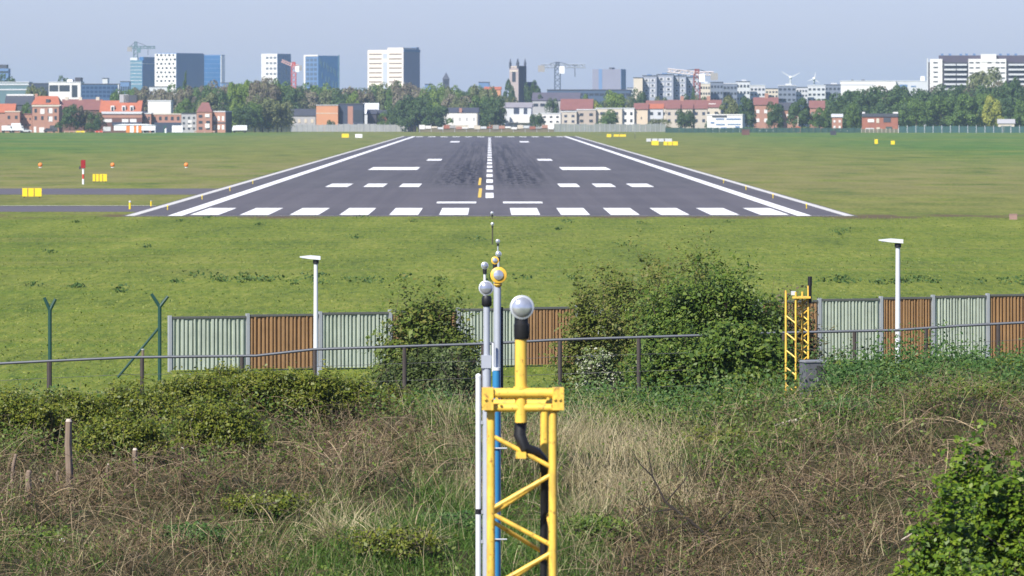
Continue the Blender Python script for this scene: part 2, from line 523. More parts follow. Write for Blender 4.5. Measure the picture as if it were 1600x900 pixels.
class Bld:
    """a building whose near right corner stands at pixel column xs; turned by ang so that its right side shows"""
    def __init__(s, name, label, cat, x0, xs, x1, yt, D, ang=None, depth=None, wall=whitewall, sidewall=None, group=None, wallname="wall"):
        if ang is None: ang = 26 if x1 > xs else 3
        a = rad(ang)
        s.D = D; s.w = Wd(xs - x0, D) / math.cos(a)
        s.d = depth or (Wd(x1 - xs, D) / math.sin(a) if x1 > xs else min(14, max(7, s.w)))
        s.h = Z(yt, D)
        s.root = thing(name, label, cat, (X(xs, D), D, 0), -a, group)
        MB().box(-s.w, 0, 0, s.d, -0.4, s.h).build(wallname, wall, s.root)
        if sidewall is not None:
            MB().box(0.002, 0.20, 0.0, s.d, -0.4, s.h + 0.02).build("side_shade_cladding", sidewall, s.root)  # sheet over the right side; on some towers its tone paints in shade
    def win(s, cols, rows, wf=0.5, hf=0.5, mat=glass, y0=None, y1=None, x0=0.0, x1=1.0):
        z0 = Z(y0, s.D) if y0 is not None else 0.6; z1 = Z(y1, s.D) if y1 is not None else s.h - 0.3
        facade(s.root, (-s.w + s.w * x0, -s.w + s.w * x1), z0, z1, cols, rows, wf, hf, mat); return s
    def swin(s, cols, rows, wf=0.5, hf=0.5, mat=glass, y0=None, y1=None, off=0.2):
        z0 = Z(y0, s.D) if y0 is not None else 0.6; z1 = Z(y1, s.D) if y1 is not None else s.h - 0.3
        facade(s.root, (0, s.d), z0, z1, cols, rows, wf, hf, mat, True, off); return s
    def roof(s, yt, mat, kind="gable", over=0.3):
        z1 = Z(yt, s.D)
        fn = gable if kind == "gable" else hip
        s.rf = fn(-s.w, 0, 0, s.d, s.h + 0.003, z1, over).build("roof", mat, s.root); return s
    def flat(s, mat, t=0.35, over=0.15):
        MB().box(-s.w - over, over, -over, s.d + over, s.h + 0.003, s.h + t).build("roof", mat, s.root); return s
    def blk(s, name, mat, fx0, fx1, y_lo, y_hi, proud=0.12, back=0.0):
        """a block on the front, fx as fractions of the front width, heights as pixel rows"""
        z0 = Z(y_lo, s.D); z1 = Z(y_hi, s.D)
        MB().box(-s.w + s.w * fx0, -s.w + s.w * fx1, -proud, -0.004 + back, z0, z1).build(name, mat, s.root); return s
    def top(s, name, mat, fx0, fx1, yt, fy0=0.2, fy1=0.8, lift=0.004):
        MB().box(-s.w + s.w * fx0, -s.w + s.w * fx1, s.d * fy0, s.d * fy1, s.h + lift, Z(yt, s.D)).build(name, mat, s.root); return s


# ---- the skyline, 3.6 to 4.6 km away
DS = 3900.0
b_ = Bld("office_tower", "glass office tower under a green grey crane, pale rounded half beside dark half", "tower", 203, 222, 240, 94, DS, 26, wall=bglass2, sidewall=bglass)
b_.blk("parapet", palegrey, 0.0, 0.6, 94, 90, 0.05, 1.5)
for i in range(7):
    fz = 98 + i * 5.5
    b_.blk("floor_band", palegrey, 0.0, 1.0, fz + 0.7, fz, 0.10)
MB().box(0.21, 0.35, 0.0, b_.d, Z(100, DS), Z(98.6, DS)).build("side_band", palegrey, b_.root)
MB().box(-b_.w * 0.35, 0.1, 1.5, b_.d, b_.h + .03, Z(89, DS)).build("plant_room", bglass, b_.root)

b_ = Bld("office_tower", "white tower with a chequer of small dark windows and a blank blue shaded side", "tower", 241, 275, 315, 84, DS - 60, 25, wall=whitewall, sidewall=greyblue)  # blue side sheet puts the shade of the white wall into colour
for r in range(7):
    for cidx in range(5):
        z = Z(87.5 + r * 6.6, DS)
        me = winmesh(b_.w * (0.10 if (r + cidx) % 2 else 0.07), Wd(3.0, DS), False, glass)
        o = link("window", me, None, b_.root); o.location = (-b_.w + b_.w * (0.12 + 0.19 * cidx + (0.06 if r % 2 else 0)), -0.003, z)
b_.top("parapet", greyblue, 0.1, 1.0, 82.8, 0.02, 0.98)
b_ = Bld("office_tower", "plain blue tower with a pale corner edge, last of the clustered towers", "tower", 318, 346, 348, 87, DS + 40, 5, depth=16, wall=bglass)
b_.blk("corner_pier", palegrey, 0.95, 1.0, 150, 86.5, 0.2).blk("corner_pier", greyblue, -0.035, 0.02, 150, 86.5, 0.2)
b_.top("parapet", greyblue, 0.0, 1.0, 85.6, 0.02, 0.98)
for i in range(6): b_.blk("floor_band", greyblue, 0.03, 0.94, 93 + 7 * i, 92.2 + 7 * i, 0.1)

b_ = Bld("office_tower", "white gridded tower with a blue glass side, behind the red and white crane", "tower", 408, 433, 453, 84, DS, 26, wall=whitewall, sidewall=bglass)
b_.win(3, 5, 0.68, 0.42, M("grey_glass", (0.16, 0.18, 0.21), 0.25, 0.3, 0.3, spec=.6), 128, 86, 0.25, 0.98)
b_.swin(3, 6, 0.16, 0.6, greyblue, 130, 86)
b_ = Bld("office_tower", "blue glass tower with white strips, between the gridded tower and the cream tower", "tower", 475, 497, 529, 87, DS - 50, 52, wall=greyblue, sidewall=bglass)
b_.blk("edge_frame", whitewall, -0.03, 0.08, 140, 86, 0.25, 1.0).blk("edge_frame", whitewall, 0.0, 1.0, 88, 85.6, 0.3, 1)
b_.win(3, 6, 0.72, 0.6, M("steel_blue_glass", (0.09, 0.13, 0.19), 0.2, 0.3, 0.3, spec=.6), 134, 90, 0.1, 0.95)
for k in range(14):
    yy = 92 + (k * 7.3) % 38; q = b_.d * (0.06 + 0.9 * ((k * 0.37) % 1))
    MB().box(0.204, 0.34, q, q + b_.d * 0.045, Z(yy + 9, DS), Z(yy, DS)).build("glass_strip", bglass2, b_.root)
MB().box(0.204, 0.6, b_.d * 0.96, b_.d, 0, Z(87, DS)).build("edge_frame", bglass2, b_.root)

DT = 3300.0
b_ = Bld("apartment_tower", "tall cream tower with rows of balconies and a shaded grey side", "tower", 574, 630, 655, 78, DT, 24, wall=M("cream_panel", (0.72, 0.66, 0.58), 0.8, 0.06, 0.2), sidewall=M("cream_panel_shade", (0.26, 0.28, 0.37), 0.8, 0.1, 0.2))  # grey side is the cream wall with its shade painted in
warm = M("balcony_shadow_brown", (0.24, 0.20, 0.17), 0.7, 0.25, 0.4)  # brown bands draw the shade of the balconies as colour
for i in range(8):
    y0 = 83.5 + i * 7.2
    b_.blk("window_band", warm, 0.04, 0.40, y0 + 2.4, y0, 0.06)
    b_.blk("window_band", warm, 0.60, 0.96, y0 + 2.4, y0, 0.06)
b_.blk("stair_recess", M("recess_panel", (0.40, 0.44, 0.50), .7, .1, .3), 0.43, 0.555, 140, 83.5, 0.05)
b_.blk("recess_panel", whitewall, 0.43, 0.555, 97, 92, 0.09)
b_.top("upper_storey", M("cream_panel", (0, 0, 0)), 0.56, 1.0, 74.5, 0.0, 0.8)
b_.top("plant_room", greyblue, 0.86, 1.0, 73.5, 0.82, 0.97)
MB().box(0.21, 0.4, 0, b_.d, b_.h - 1.0, Z(77, DT)).build("parapet", greyblue, b_.root)

# domed block at the frame edge and low offices
b_ = Bld("office_block", "grey block with a stepped rounded top above the trees at the frame edge", "building", -6, 13, 15, 107, 3300, 6, wall=greyblue)
b_.top("upper_storey", slate, 0.1, 0.85, 101, 0.1, 0.9); b_.blk("window_band", glass, 0.0, 1.0, 114, 111, 0.05)
b_ = Bld("office_block", "low teal block with two long white bands near the frame edge", "building", -10, 45, 45, 129, 3000, wall=M("teal_cladding", (0.10, 0.17, 0.19), .6, .2, .2))
b_.blk("band", palegrey, 0, 1, 133, 130.5, 0.15).blk("band", palegrey, 0, 1, 141, 139, 0.15).flat(palegrey)
b_ = Bld("office_block", "flat dark navy block between the teal and the white office blocks", "building", 45, 76, 76, 131, 2980, wall=navy)
b_.win(5, 2, 0.7, 0.4, glass, 150, 133).flat(slate)
b_ = Bld("office_block", "white framed office block with dark glass bays and a dark rooftop cube", "building", 76, 126, 126, 129, 2950, wall=whitewall)
b_.blk("glass_bay", glass, 0.02, 0.30, 143, 133, 0.05).blk("glass_bay", glass, 0.33, 0.66, 143, 133, 0.05).blk("glass_bay", glass, 0.72, 0.9, 152, 133, 0.05).flat(palegrey)
b_.top("plant_room", darkclad, 0.80, 0.98, 121); b_.top("rooftop_unit", whitepaint, 0.55, 0.72, 124)
b_ = Bld("office_block", "long deep blue glazed office block with a pale end", "building", 127, 186, 187, 132, 2900, 4, wall=M("mid_blue_panel", (.05, .10, .19), .4, .2, .1))
b_.win(9, 3, 0.75, 0.6, M("deep_blue_glass", (0.02, 0.05, 0.12), .2, .3, .3, spec=.6), 153, 134).flat(slate)
b_.blk("end_pier", palegrey, 0.97, 1.0, 155, 131, 0.15)
for (px0, px1, yt, w, lab) in ((160, 168, 123, palegrey, "small pale rooftop storey showing over the long blue office block"), (188, 202, 128, greyblue, "low grey blue block at the foot of the crane topped tower"),
                               (233, 262, 136, palegrey, "low pale block peeping out under the chequered white tower"), (345, 362, 130, greyblue, "dark low block at the foot of the last blue tower"),
                               (356, 382, 133, palegrey, "pale low block left of the gridded white tower in trees")):
    b_ = Bld("city_block", lab, "building", px0, px1, px1, yt, 3250, wall=w); b_.win(4, 3, 0.6, 0.45).flat(slate)

# ---- red brick houses on the left edge of the field
DH = 2330.0
b_ = Bld("barn", "long dark slate barn with a white ridge behind the corner brick house", "barn", 8, 50, 50, 164, DH + 70, wall=slate)
b_.roof(149, slate); MB().box(-b_.w, 0, b_.d / 2 - .4, b_.d / 2 + .4, Z(149.6, DH + 70), Z(147, DH + 70)).build("ridge_cap", whitewall, b_.root)
b_ = Bld("brick_house", "low house with a plain orange tiled roof at the frame edge", "house", -14, 22, 22, 176, DH + 30, wall=pinkbrick); b_.roof(162, tile)
b_ = Bld("brick_house", "two storey pale pink house left of the tall orange roofed house", "house", 8, 31, 31, 175, DH, wall=pinkbrick)
b_.win(2, 2, 0.35, 0.35, glass, 205, 176).flat(creamwall)
b_ = Bld("brick_house", "flat roofed red brick annex joined to the tall orange roofed house", "house", 31.3, 50, 50, 179, DH + 4, wall=pinkbrick)
b_.win(3, 2, 0.35, 0.3, glass, 200, 181).flat(redtile)
b_ = Bld("brick_house", "tall red brick house with hipped orange tile roof and white lower windows", "house", 50.3, 92, 93, 165, DH, 4, depth=9, wall=pinkbrick)
b_.blk("cornice", creamwall, -0.02, 1.02, 166.5, 163.5, 0.25)
b_.win(4, 2, 0.36, 0.5, glass, 190, 167); b_.blk("window", whitewall, 0.30, 0.46, 178, 170, .1).blk("window", whitewall, 0.62, 0.76, 177, 169, .1).blk("window", whitewall, 0.62, 0.76, 190, 182, .1)
b_.blk("door", whitewall, 0.26, 0.45, 207, 199, .1).blk("door", whitewall, 0.06, 0.15, 207, 198, .1).blk("garage_door", slate, 0.66, 0.95, 205, 196, .1)
b_.rf = hip(-b_.w, 0, 0, b_.d, Z(163.4, DH), Z(150, DH), 0.4, 0.1).build("roof", tile, b_.root)
MB().box(-b_.w + .3, -b_.w + 1.3, b_.d / 2 - .5, b_.d / 2 + .5, Z(157, DH), Z(146.5, DH)).build("chimney", pinkbrick, b_.rf)
MB().box(-b_.w * 0.5, -b_.w * 0.36, 0.6, 3.5, Z(163, DH), Z(155, DH)).build("dormer", slate, b_.rf)

b_ = Bld("brick_terrace", "brick terrace with faded tiles and chimneys behind the dark trees", "house", 95, 156, 156, 172, DH + 60, wall=darkbrick)
b_.roof(155, redtile)
for q in (0.15, 0.6, 0.95): MB().box(-b_.w * q, -b_.w * q + 1.2, b_.d / 2 - .6, b_.d / 2 + .6, Z(158, DH), Z(151, DH)).build("chimney", creamwall, b_.rf)
b_ = Bld("brick_terrace", "house row with bright red tile roof and three dormers", "house", 156, 219, 220, 176, DH + 30, 4, depth=10, wall=brick)
b_.roof(157, tile)
for q in (0.26, 0.54, 0.74):
    dm = MB().box(-b_.w + b_.w * q, -b_.w + b_.w * (q + 0.09), 0.5, 4, Z(175, DH), Z(165, DH)).build("dormer", whitewall, b_.rf)
    MB().box(-b_.w + b_.w * (q + .02), -b_.w + b_.w * (q + 0.07), 0.42, 0.497, Z(174, DH), Z(167, DH)).build("window", glass, b_.rf)
MB().box(-b_.w * 0.55, -b_.w * 0.55 + 3.2, b_.d / 2 - 1, b_.d / 2 + 1, Z(160, DH), Z(147, DH)).build("chimney", greywall, b_.rf)
MB().box(-b_.w * 0.45, -b_.w * 0.45 + 4.5, b_.d / 2 - 1, b_.d / 2 + 1.5, Z(160, DH), Z(148, DH)).build("chimney", slate, b_.rf)
b_ = Bld("brick_terrace", "dark red brick shopfront with white upper windows and navy awning", "house", 159, 222, 222, 176, DH, wall=darkbrick)
b_.blk("cornice", palegrey, 0, 1, 178, 175.2, .2).blk("string_course", pinkbrick, 0, 1, 184, 180, .06)
for f0, f1 in ((0.03, 0.25), (0.50, 0.66), (0.70, 0.86)): b_.blk("window", whitewall, f0, f1, 191, 186, .1)
b_.blk("awning", navy, 0.26, 1.0, 196, 191, .9).blk("window", palegrey, 0.03, 0.22, 205, 198, .1)
b_.flat(palegrey)
b_ = Bld("brick_house", "narrow red brick house with grey ground floor beside the navy awning", "house", 222.3, 236, 236, 178, DH + 3, wall=pinkbrick); b_.win(2, 1, .4, .5, glass, 190, 180).flat(palegrey)
b_ = Bld("white_hall", "blank white gabled hall rising behind the brick row", "hall", 231, 267, 267, 158, DH + 60, wall=whitewall); b_.flat(palegrey)
b_ = Bld("brick_terrace", "red brick row with small square windows above a long navy canopy", "house", 236.3, 283, 283, 179, DH + 5, wall=pinkbrick)
b_.win(5, 1, .45, .55, glass, 190, 180).blk("canopy", navy, -0.05, 1.25, 208, 191.5, 1.2).flat(creamwall)
b_.blk("door", M("canopy_teal", (0.02, 0.07, 0.07), .6, .2, .5), 0.42, 0.52, 208, 196, 1.25)
b_ = Bld("grey_house", "narrow pale grey house between the red row and the mansard house", "house", 283.3, 307, 307, 178, DH + 2, wall=greywall)
b_.win(3, 3, .4, .4, glass, 205, 180); b_.blk("window", whitewall, 0.45, 0.7, 192, 188, .12).blk("window", whitewall, 0.45, 0.7, 199, 195, .12).flat(slate)
b_ = Bld("brick_house", "red brick corner house with a maroon mansard roof", "house", 307.3, 331, 331, 175, DH, wall=pinkbrick)
b_.win(2, 3, .5, .45, glass, 205, 177); b_.blk("window", whitewall, .55, .85, 183, 178, .12).blk("window", whitewall, .55, .85, 200, 193, .12)
b_.roof(160, redtile, "hip", .2)
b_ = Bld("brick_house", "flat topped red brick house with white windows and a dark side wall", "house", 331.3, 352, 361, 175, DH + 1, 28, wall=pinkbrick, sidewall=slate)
b_.win(3, 2, .5, .5, whitewall, 206, 178).blk("string_course", slate, 0, 1, 193, 191, .12).flat(palegrey)

# ---- the middle distance
DM = 2480.0
b_ = Bld("warehouse", "long low pale shed with dark roof left of the orange brick block", "shed", 452, 493, 493, 181, DM, wall=greywall)
b_.roof(170, slate); b_.win(4, 1, .4, .5, creamwall, 195, 183)
b_ = Bld("brick_block", "bright orange brick block with no windows", "building", 494, 528, 529.5, 165, DM - 20, 5, depth=14, wall=orangebrick); b_.flat(greywall)
b_.blk("string_course", creamwall, 0, 1, 177.5, 176.5, .06)
b_ = Bld("dark_block", "near black block with an orange brick column, right of the orange block", "building", 530, 567, 567, 163, DM - 18, wall=navy)
b_.blk("brick_column", pinkbrick, .36, .58, 195, 166, .15).blk("window_band", glass, .62, .98, 190, 172, .08).flat(slate)
b_ = Bld("grey_house", "pale grey gabled house next to the near black block", "house", 567.3, 590, 590, 178, DM + 20, wall=palegrey); b_.roof(161, palegrey)
b_ = Bld("dark_house", "small dark house with steep roof in front of the grey gable", "house", 574, 588, 588, 178, DM - 10, wall=darkclad); b_.roof(171, slate)
b_ = Bld("brick_house", "small red brick house at the edge of the central trees", "house", 588.3, 604, 604, 178, DM - 5, wall=brick); b_.win(2, 1, .4, .4).roof(172, slate)
b_ = Bld("white_house", "wide white house with a dark slate roof and a chimney in the trees", "house", 691, 746, 746, 176, DM, wall=creamwall)
b_.blk("render", whitewall, 0.02, .98, 196, 177, .08); b_.win(5, 1, .25, .4, greywall, 193, 180).roof(168, slate)
MB().box(-b_.w * .52, -b_.w * .44, -.1, 1.2, Z(177, DM), Z(169, DM)).build("chimney", pinkbrick, b_.rf)
b_ = Bld("red_roof_house", "house with pale gable and red roof high among the trees", "house", 410, 439, 439, 153, 2900, wall=whitewall); b_.roof(145.5, tile)
b_ = Bld("city_block", "low brownish block among trees left of the gridded white tower", "building", 380, 398, 398, 135, 3200, wall=concrete); b_.win(4, 2, .5, .4).flat(slate)
b_ = Bld("city_block", "low reddish house peeping over the tree line near the centre", "building", 757, 782, 782, 140, 3100, wall=orangebrick); b_.roof(135.5, tile)
b_ = Bld("city_block", "thin blue block on the tree line left of the church tower", "building", 748, 764, 764, 129, 3400, wall=greyblue); b_.flat(slate)
b_ = Bld("city_block", "small dark roof on the tree line beside the slate steeple", "building", 664, 674, 674, 132, 3400, wall=greyblue); b_.flat(slate)

# steeple and church tower
DC = 3400.0
st = thing("church_steeple", "small dark slate church steeple on the tree line", "church", (X(697, DC), DC, 0))
MB().box(-1.6, 1.6, -1.6, 1.6, 0, Z(124, DC)).build("tower_shaft", churchdark, st)
MB().poly([(-1.9, -1.9, Z(124, DC)), (1.9, -1.9, Z(124, DC)), (1.9, 1.9, Z(124, DC)), (-1.9, 1.9, Z(124, DC)), (0, 0, Z(113, DC))], [(0, 1, 4), (1, 2, 4), (2, 3, 4), (3, 0, 4), (0, 3, 2, 1)]).build("spire", churchdark, st)
MB().box(-.9, .9, -1.66, -1.603, Z(131, DC), Z(126, DC)).build("belfry_opening", glass, st)
b_ = Bld("church_tower", "square church tower with four pinnacles and one dark side", "church", 796, 810, 822, 103, 3000, 25, wall=churchstone, sidewall=churchdark)  # dark side sheet colours in the stone tower's shaded face
ch = b_
b_.blk("belfry_window", glass, .30, .70, 128, 112, .06).blk("string_course", creamwall, 0.05, .95, 112, 110, .1).blk("string_course", creamwall, 0.05, .95, 105, 104, .1)
for (px, py) in ((-b_.w + .3, .3), (-.3, .3), (-.3, b_.d - .3), (-b_.w + .3, b_.d - .3)):
    MB().lathe((px, py, b_.h - 1), (0, 0, 1), [(0, .55), (2.2, .55), (2.25, .7), (2.5, .45), (4.3, .05)], 8).build("pinnacle", churchdark, b_.root)
n_ = Bld("church_nave", "steep slate nave roof at the foot of the church tower", "church", 812, 836, 836, 136, 3010, wall=churchstone); n_.roof(128, churchdark)

# ---- right of the runway
DR = 2480.0
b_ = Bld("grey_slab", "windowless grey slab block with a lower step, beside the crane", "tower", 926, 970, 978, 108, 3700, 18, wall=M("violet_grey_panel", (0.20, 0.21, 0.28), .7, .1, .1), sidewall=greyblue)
b_.blk("dark_strip", greyblue, .22, .34, 145, 108, .06); b_.top("rooftop_unit", slate, .55, .65, 105.5)
b_ = Bld("office_block", "long dark blue flat roofed school block behind the maroon roof", "building", 855, 985, 985, 141, 2800, wall=M("dark_blue_panel", (0.055, 0.09, 0.15), .6, .2, .2))
b_.win(16, 1, .8, .4, glass, 152, 143).flat(slate)
b_ = Bld("school_block", "wide grey block with a dark sloping roof and a window row", "building", 832, 905, 905, 157, 2650, wall=greywall)
b_.win(7, 1, .7, .45, glass, 169, 159); b_.roof(144.5, M("grey_violet_slate", (.09, .085, .11), .7, .2, .3))
wg = M("white_grey_panel", (0.50, 0.51, 0.54), .7, .1, .3)
for k, (p0, p1, yt, lab) in enumerate(((990, 1004, 122, "cream gable end of the grey flats, under the crane"), (1004.2, 1026, 119, "grey blue flats next to the cream gable end"), (1026.2, 1052, 117, "grey flats with white window panels, second from the cream gable"),
                                       (1052.2, 1072, 119, "grey flats with a taller stair core, under the crane jib"), (1072.2, 1092, 121, "grey flats beside the red crane mast"))):
    b_ = Bld("apartment_block", lab, "flats", p0, p1, p1, yt, 3050 + k * 4, wall=creamwall if k == 0 else M("grey_flats", (0.27, 0.30, 0.37), .75, .15, .2))
    if k:
        for r in range(4):
            y0 = yt + 4 + r * 8
            b_.blk("window_panel", wg, .12, .46, y0 + 5, y0, .1).blk("window_panel", wg, .55, .90, y0 + 5, y0, .1)
            b_.blk("window", glass, .20, .34, y0 + 4, y0 + 1, .16).blk("window", glass, .64, .78, y0 + 4, y0 + 1, .16)
        b_.top("stair_core", greyblue, .3, .62, yt - 3)
    b_.flat(slate)
dull = M('dull_blue_render', (.16, .19, .25), .75, .15, .3)
cols_ = [palegrey, dull, palegrey, wg, creamwall, bglass2]
lows = ((1094, 1110, 131, 4, "narrow cream block right of the red crane mast"), (1110, 1130, 129, 1, "grey blue block beyond the red crane, with white bands"), (1130, 1152, 131, 1, "wide grey blue block with strip windows beyond the white modern house"),
        (1150, 1172, 128, 0, "pale block with a rooftop unit above the big green tree"), (1172, 1196, 134, 3, "white panelled block between the trees and the turbine"), (1196, 1216, 139, 4, "low cream block under the turbine"),
        (1216, 1244, 134, 1, "grey blue block at the foot of the turbine"), (1244, 1262, 137, 3, "pale low block between the two turbines"), (1262, 1290, 134, 0, "pale stepped block right of the smaller turbine"), (1288, 1314, 133, 1, "small grey blue block before the long white hall"),
        (905, 925, 146, 0, "low white block showing past the dark school roof"), (980, 992, 138, 2, "low white block left of the cream gable end"))
for k, (p0, p1, yt, ci, lab) in enumerate(lows):
    b_ = Bld("city_block", lab, "building", p0, p1 - .3, p1 - .3, yt, 3150 + 11 * k, wall=cols_[ci])
    b_.win(4, 3, .6, .4, glass, 160, yt + 1.5).flat(slate if k % 2 else palegrey)
    if k % 3 == 0: b_.top("rooftop_unit", palegrey, .4, .75, yt - 3.5)
b_ = Bld("white_hall", "very long low white industrial hall before the black and white flats", "hall", 1313, 1400, 1400, 127, 3300, wall=whitewall)
b_.flat(palegrey).blk("end_panel", creamwall, .67, .72, 142, 133, .2).blk("window_band", wg, 0.02, .6, 133, 131.5, .1); b_.top("rooftop_unit", slate, .20, .24, 124.4).top("rooftop_unit", slate, .38, .44, 124.4)
b_ = Bld("white_hall", "pale hall with dark loading bays next to the black and white flats", "hall", 1400.3, 1452, 1452, 127, 3310, wall=palegrey)
b_.flat(palegrey).blk("loading_bay", greyblue, .1, .34, 136, 132, .1).blk("loading_bay", greyblue, .45, .6, 136, 134, .1); b_.top("tank", whitepaint, .74, .86, 119)

# black and white slab of flats
DB = 2900.0
b_ = Bld("apartment_slab", "long black and white slab of flats with a raised white lift core", "flats", 1450, 1640, 1640, 97, DB, 3, depth=16, wall=darkclad)
def fr(px): return (px - 1450) / 190.0
b_.blk("gable_panel", whitewall, fr(1453.5), fr(1473), 150, 92, .5, 3.0)
b_.blk("edge_panel", palegrey, fr(1449), fr(1451), 146, 91, .2, 6.0)
for r in range(7): b_.blk("window", glass, fr(1459), fr(1466), 99 + r * 7.4, 97 + r * 7.4, .56)
for a0, a1 in ((1476, 1494), (1495.5, 1511), (1576, 1605)):
    for r in range(7): b_.blk("balcony", palegrey, fr(a0), fr(a1), 102.5 + r * 7.6, 99.8 + r * 7.6, .9)
b_.blk("white_bay", whitewall, fr(1513.5), fr(1572.5), 150, 92, .6, 6.0)
for r in range(5):
    for q in (1515, 1525, 1543, 1556, 1564): b_.blk("window", glass, fr(q), fr(q + 6.5), 99 + r * 8, 97 + r * 8, .66)
b_.blk("lift_core", whitewall, fr(1533), fr(1557), 97, 84.5, .75, 8.0)
b_.top("attic_storey", M("dark_violet_attic", (0.075, 0.065, 0.095), .6, .15, .2), fr(1468), 1.0, 86.5, .1, .9)
for q in (1471, 1483, 1500, 1509, 1521, 1562, 1574, 1586): b_.top("roof_vent", greyblue, fr(q), fr(q + 4), 83.5, .3, .5)

# beige terrace along the far edge, with red roofs behind
DW = 2450.0
b_ = Bld("white_house", "white house with dark glazed front, nearest the runway end on the right", "house", 788, 830, 830, 168, DW, wall=palegrey)
b_.blk("window", navy, .35, .55, 178, 167.5, .1).blk("window", navy, .72, .85, 178, 169, .1).roof(160, M("pale_slate", (.24, .23, .25), .7, .2, .4)); b_.blk("porch", whitewall, .2, .95, 192, 183, 2.0)
b_ = Bld("white_house", "low white house with a flat roof and dark garden windows", "house", 836, 876, 876, 178, DW, wall=whitewall); b_.win(4, 2, .4, .35, glass, 194, 172 + 7).flat(palegrey)
b_ = Bld("red_roof_house", "pale house under a broad maroon roof, right of the low white house", "house", 876.3, 925, 925, 172, DW + 15, wall=creamwall); b_.roof(154.5, redtile); b_.blk("window", glass, .1, .6, 180, 176, .1)
beige = M("beige_render", (0.47, 0.42, 0.36), .85, .14, .4)
terr = ((878, 901, 175, beige, "beige terrace house with a glazed strip under the broad maroon roof"), (901.3, 931, 172, M("tan_render", (0.40, 0.34, 0.29), .85, .14, .4), "tan terrace house left of the big round bush"), (931.3, 972, 170, creamwall, "cream framed terrace house behind the big round bush"),
        (972.3, 991, 170, whitewall, "white terrace house with two dark windows, right of the round bush"), (991.3, 1012, 171, M("peach_render", (0.58, 0.48, 0.37), .85, .08, .4), "plain peach gable wall facing the field"), (1012.3, 1036, 170, wg, "pale grey terrace house right of the peach gable"),
        (1040, 1062, 170, beige, "beige terrace house under red tiles, between two dark gaps"), (1062.3, 1082, 170, creamwall, "cream terrace house with tall dark window strip"), (1082.3, 1105, 170, beige, "beige terrace house left of the white modern house"))
for k, (p0, p1, yt, w, lab) in enumerate(terr):
    b_ = Bld("terrace_house", lab, "house", p0, p1, p1, yt, DW - 12 + k, wall=w)
    if k != 4: b_.win(2, 2, .38, .42, glass if k % 2 else navy, 194, yt + 2)
    else: b_.blk("window", glass, .48, .56, 186, 183, .1)
    if k in (0, 1, 2, 3): b_.flat(palegrey)
    else: b_.roof(161 + (k % 2), redtile if k != 5 else tile)
rr = ((1010, 1042, 157, "maroon roofed row house with a white dormer strip"), (1044, 1085, 156, "long maroon roof with a chimney behind the beige terrace"), (1086, 1126, 156, "maroon roof with skylights running up to the big green tree"), (880, 912, 160, "small red roof between the yellow green tree and the school"), (1178, 1215, 152, "red brown roof behind the small dark tree on the right"), (1216, 1246, 160, "slate roofed house between two dark trees"), (1265, 1288, 157, "pale gabled house with a pink front beside the wood"))
for k, (p0, p1, yt, lab) in enumerate(rr):
    D_ = DW + 60 + 5 * k
    b_ = Bld("row_house", lab, "house", p0, p1, p1, yt + 12, D_, wall=creamwall if k < 4 else pinkbrick); b_.roof(yt, slate if k == 5 else redtile)
    b_.win(3, 2, .4, .4, whitewall if k > 3 else glass, 195, yt + 15)
    if k in (1, 2, 4): MB().box(-b_.w * .55, -b_.w * .55 + 1.3, b_.d / 2 - .6, b_.d / 2 + .6, Z(yt + 4, D_), Z(yt - 6, D_)).build("chimney", pinkbrick, b_.rf)
    if k in (0, 2): MB().box(-b_.w * .8, -b_.w * .2, b_.d * .2, b_.d * .32, Z(yt + 8, D_), Z(yt + 5.5, D_)).build("skylight", whitewall, b_.rf)
b_ = Bld("modern_house", "white flat roofed modern house with rows of dark windows by the field", "house", 1105, 1160, 1162, 180, 2340, 6, depth=12, wall=whitewall)
b_.blk("roof_terrace_screen", slate, .14, .55, 182.5, 180.2, .3)
for f0, f1, ya, yb in ((.25, .48, 187, 185), (.55, .95, 187, 185), (.1, .2, 193, 190.5), (.25, .5, 195.5, 193.5), (.58, .95, 195, 193.5), (.38, .55, 204, 199), (.62, .76, 207, 202), (.8, .92, 200, 197), (.1, .3, 206, 204)):
    b_.blk("window", greyblue, f0, f1, ya, yb, .12)
b_.flat(whitewall)
b_ = Bld("brick_house", "wide red brick house with dark flat roof and two pale chimneys, before the wood", "house", 1347, 1403, 1404, 179, 2330, 4, depth=10, wall=brick)
b_.blk("fascia", slate, .0, 1.0, 182.5, 178.5, .3)
for f0, f1, ya, yb, w in ((.16, .34, 191, 186, whitewall), (.40, .48, 192, 185, creamwall), (.60, .80, 191, 184, slate), (.10, .34, 205, 200, palegrey), (.40, .50, 206, 199, creamwall), (.66, .84, 206, 198, M("garden_door", (.05, .08, .07), .6, .2, 1))): b_.blk("window", w, f0, f1, ya, yb, .12)
b_.flat(slate); b_.top("chimney", whitewall, .0, .08, 175, .3, .5).top("chimney", whitewall, .86, 1.0, 175, .3, .5)
b_ = Bld("white_cottage", "small pale cottage at the foot of the wood near the frame edge", "cottage", 1560, 1585, 1585, 193, 2330, wall=creamwall); b_.roof(186, greywall); b_.win(2, 1, .3, .4, slate, 202, 194)
b_ = Bld("pink_house", "narrow pink fronted house half hidden by bushes, left of the wide brick house", "house", 1300, 1316, 1316, 183, 2345, wall=pinkbrick); b_.win(2, 2, .4, .4, whitewall, 203, 185).roof(178, palegrey)


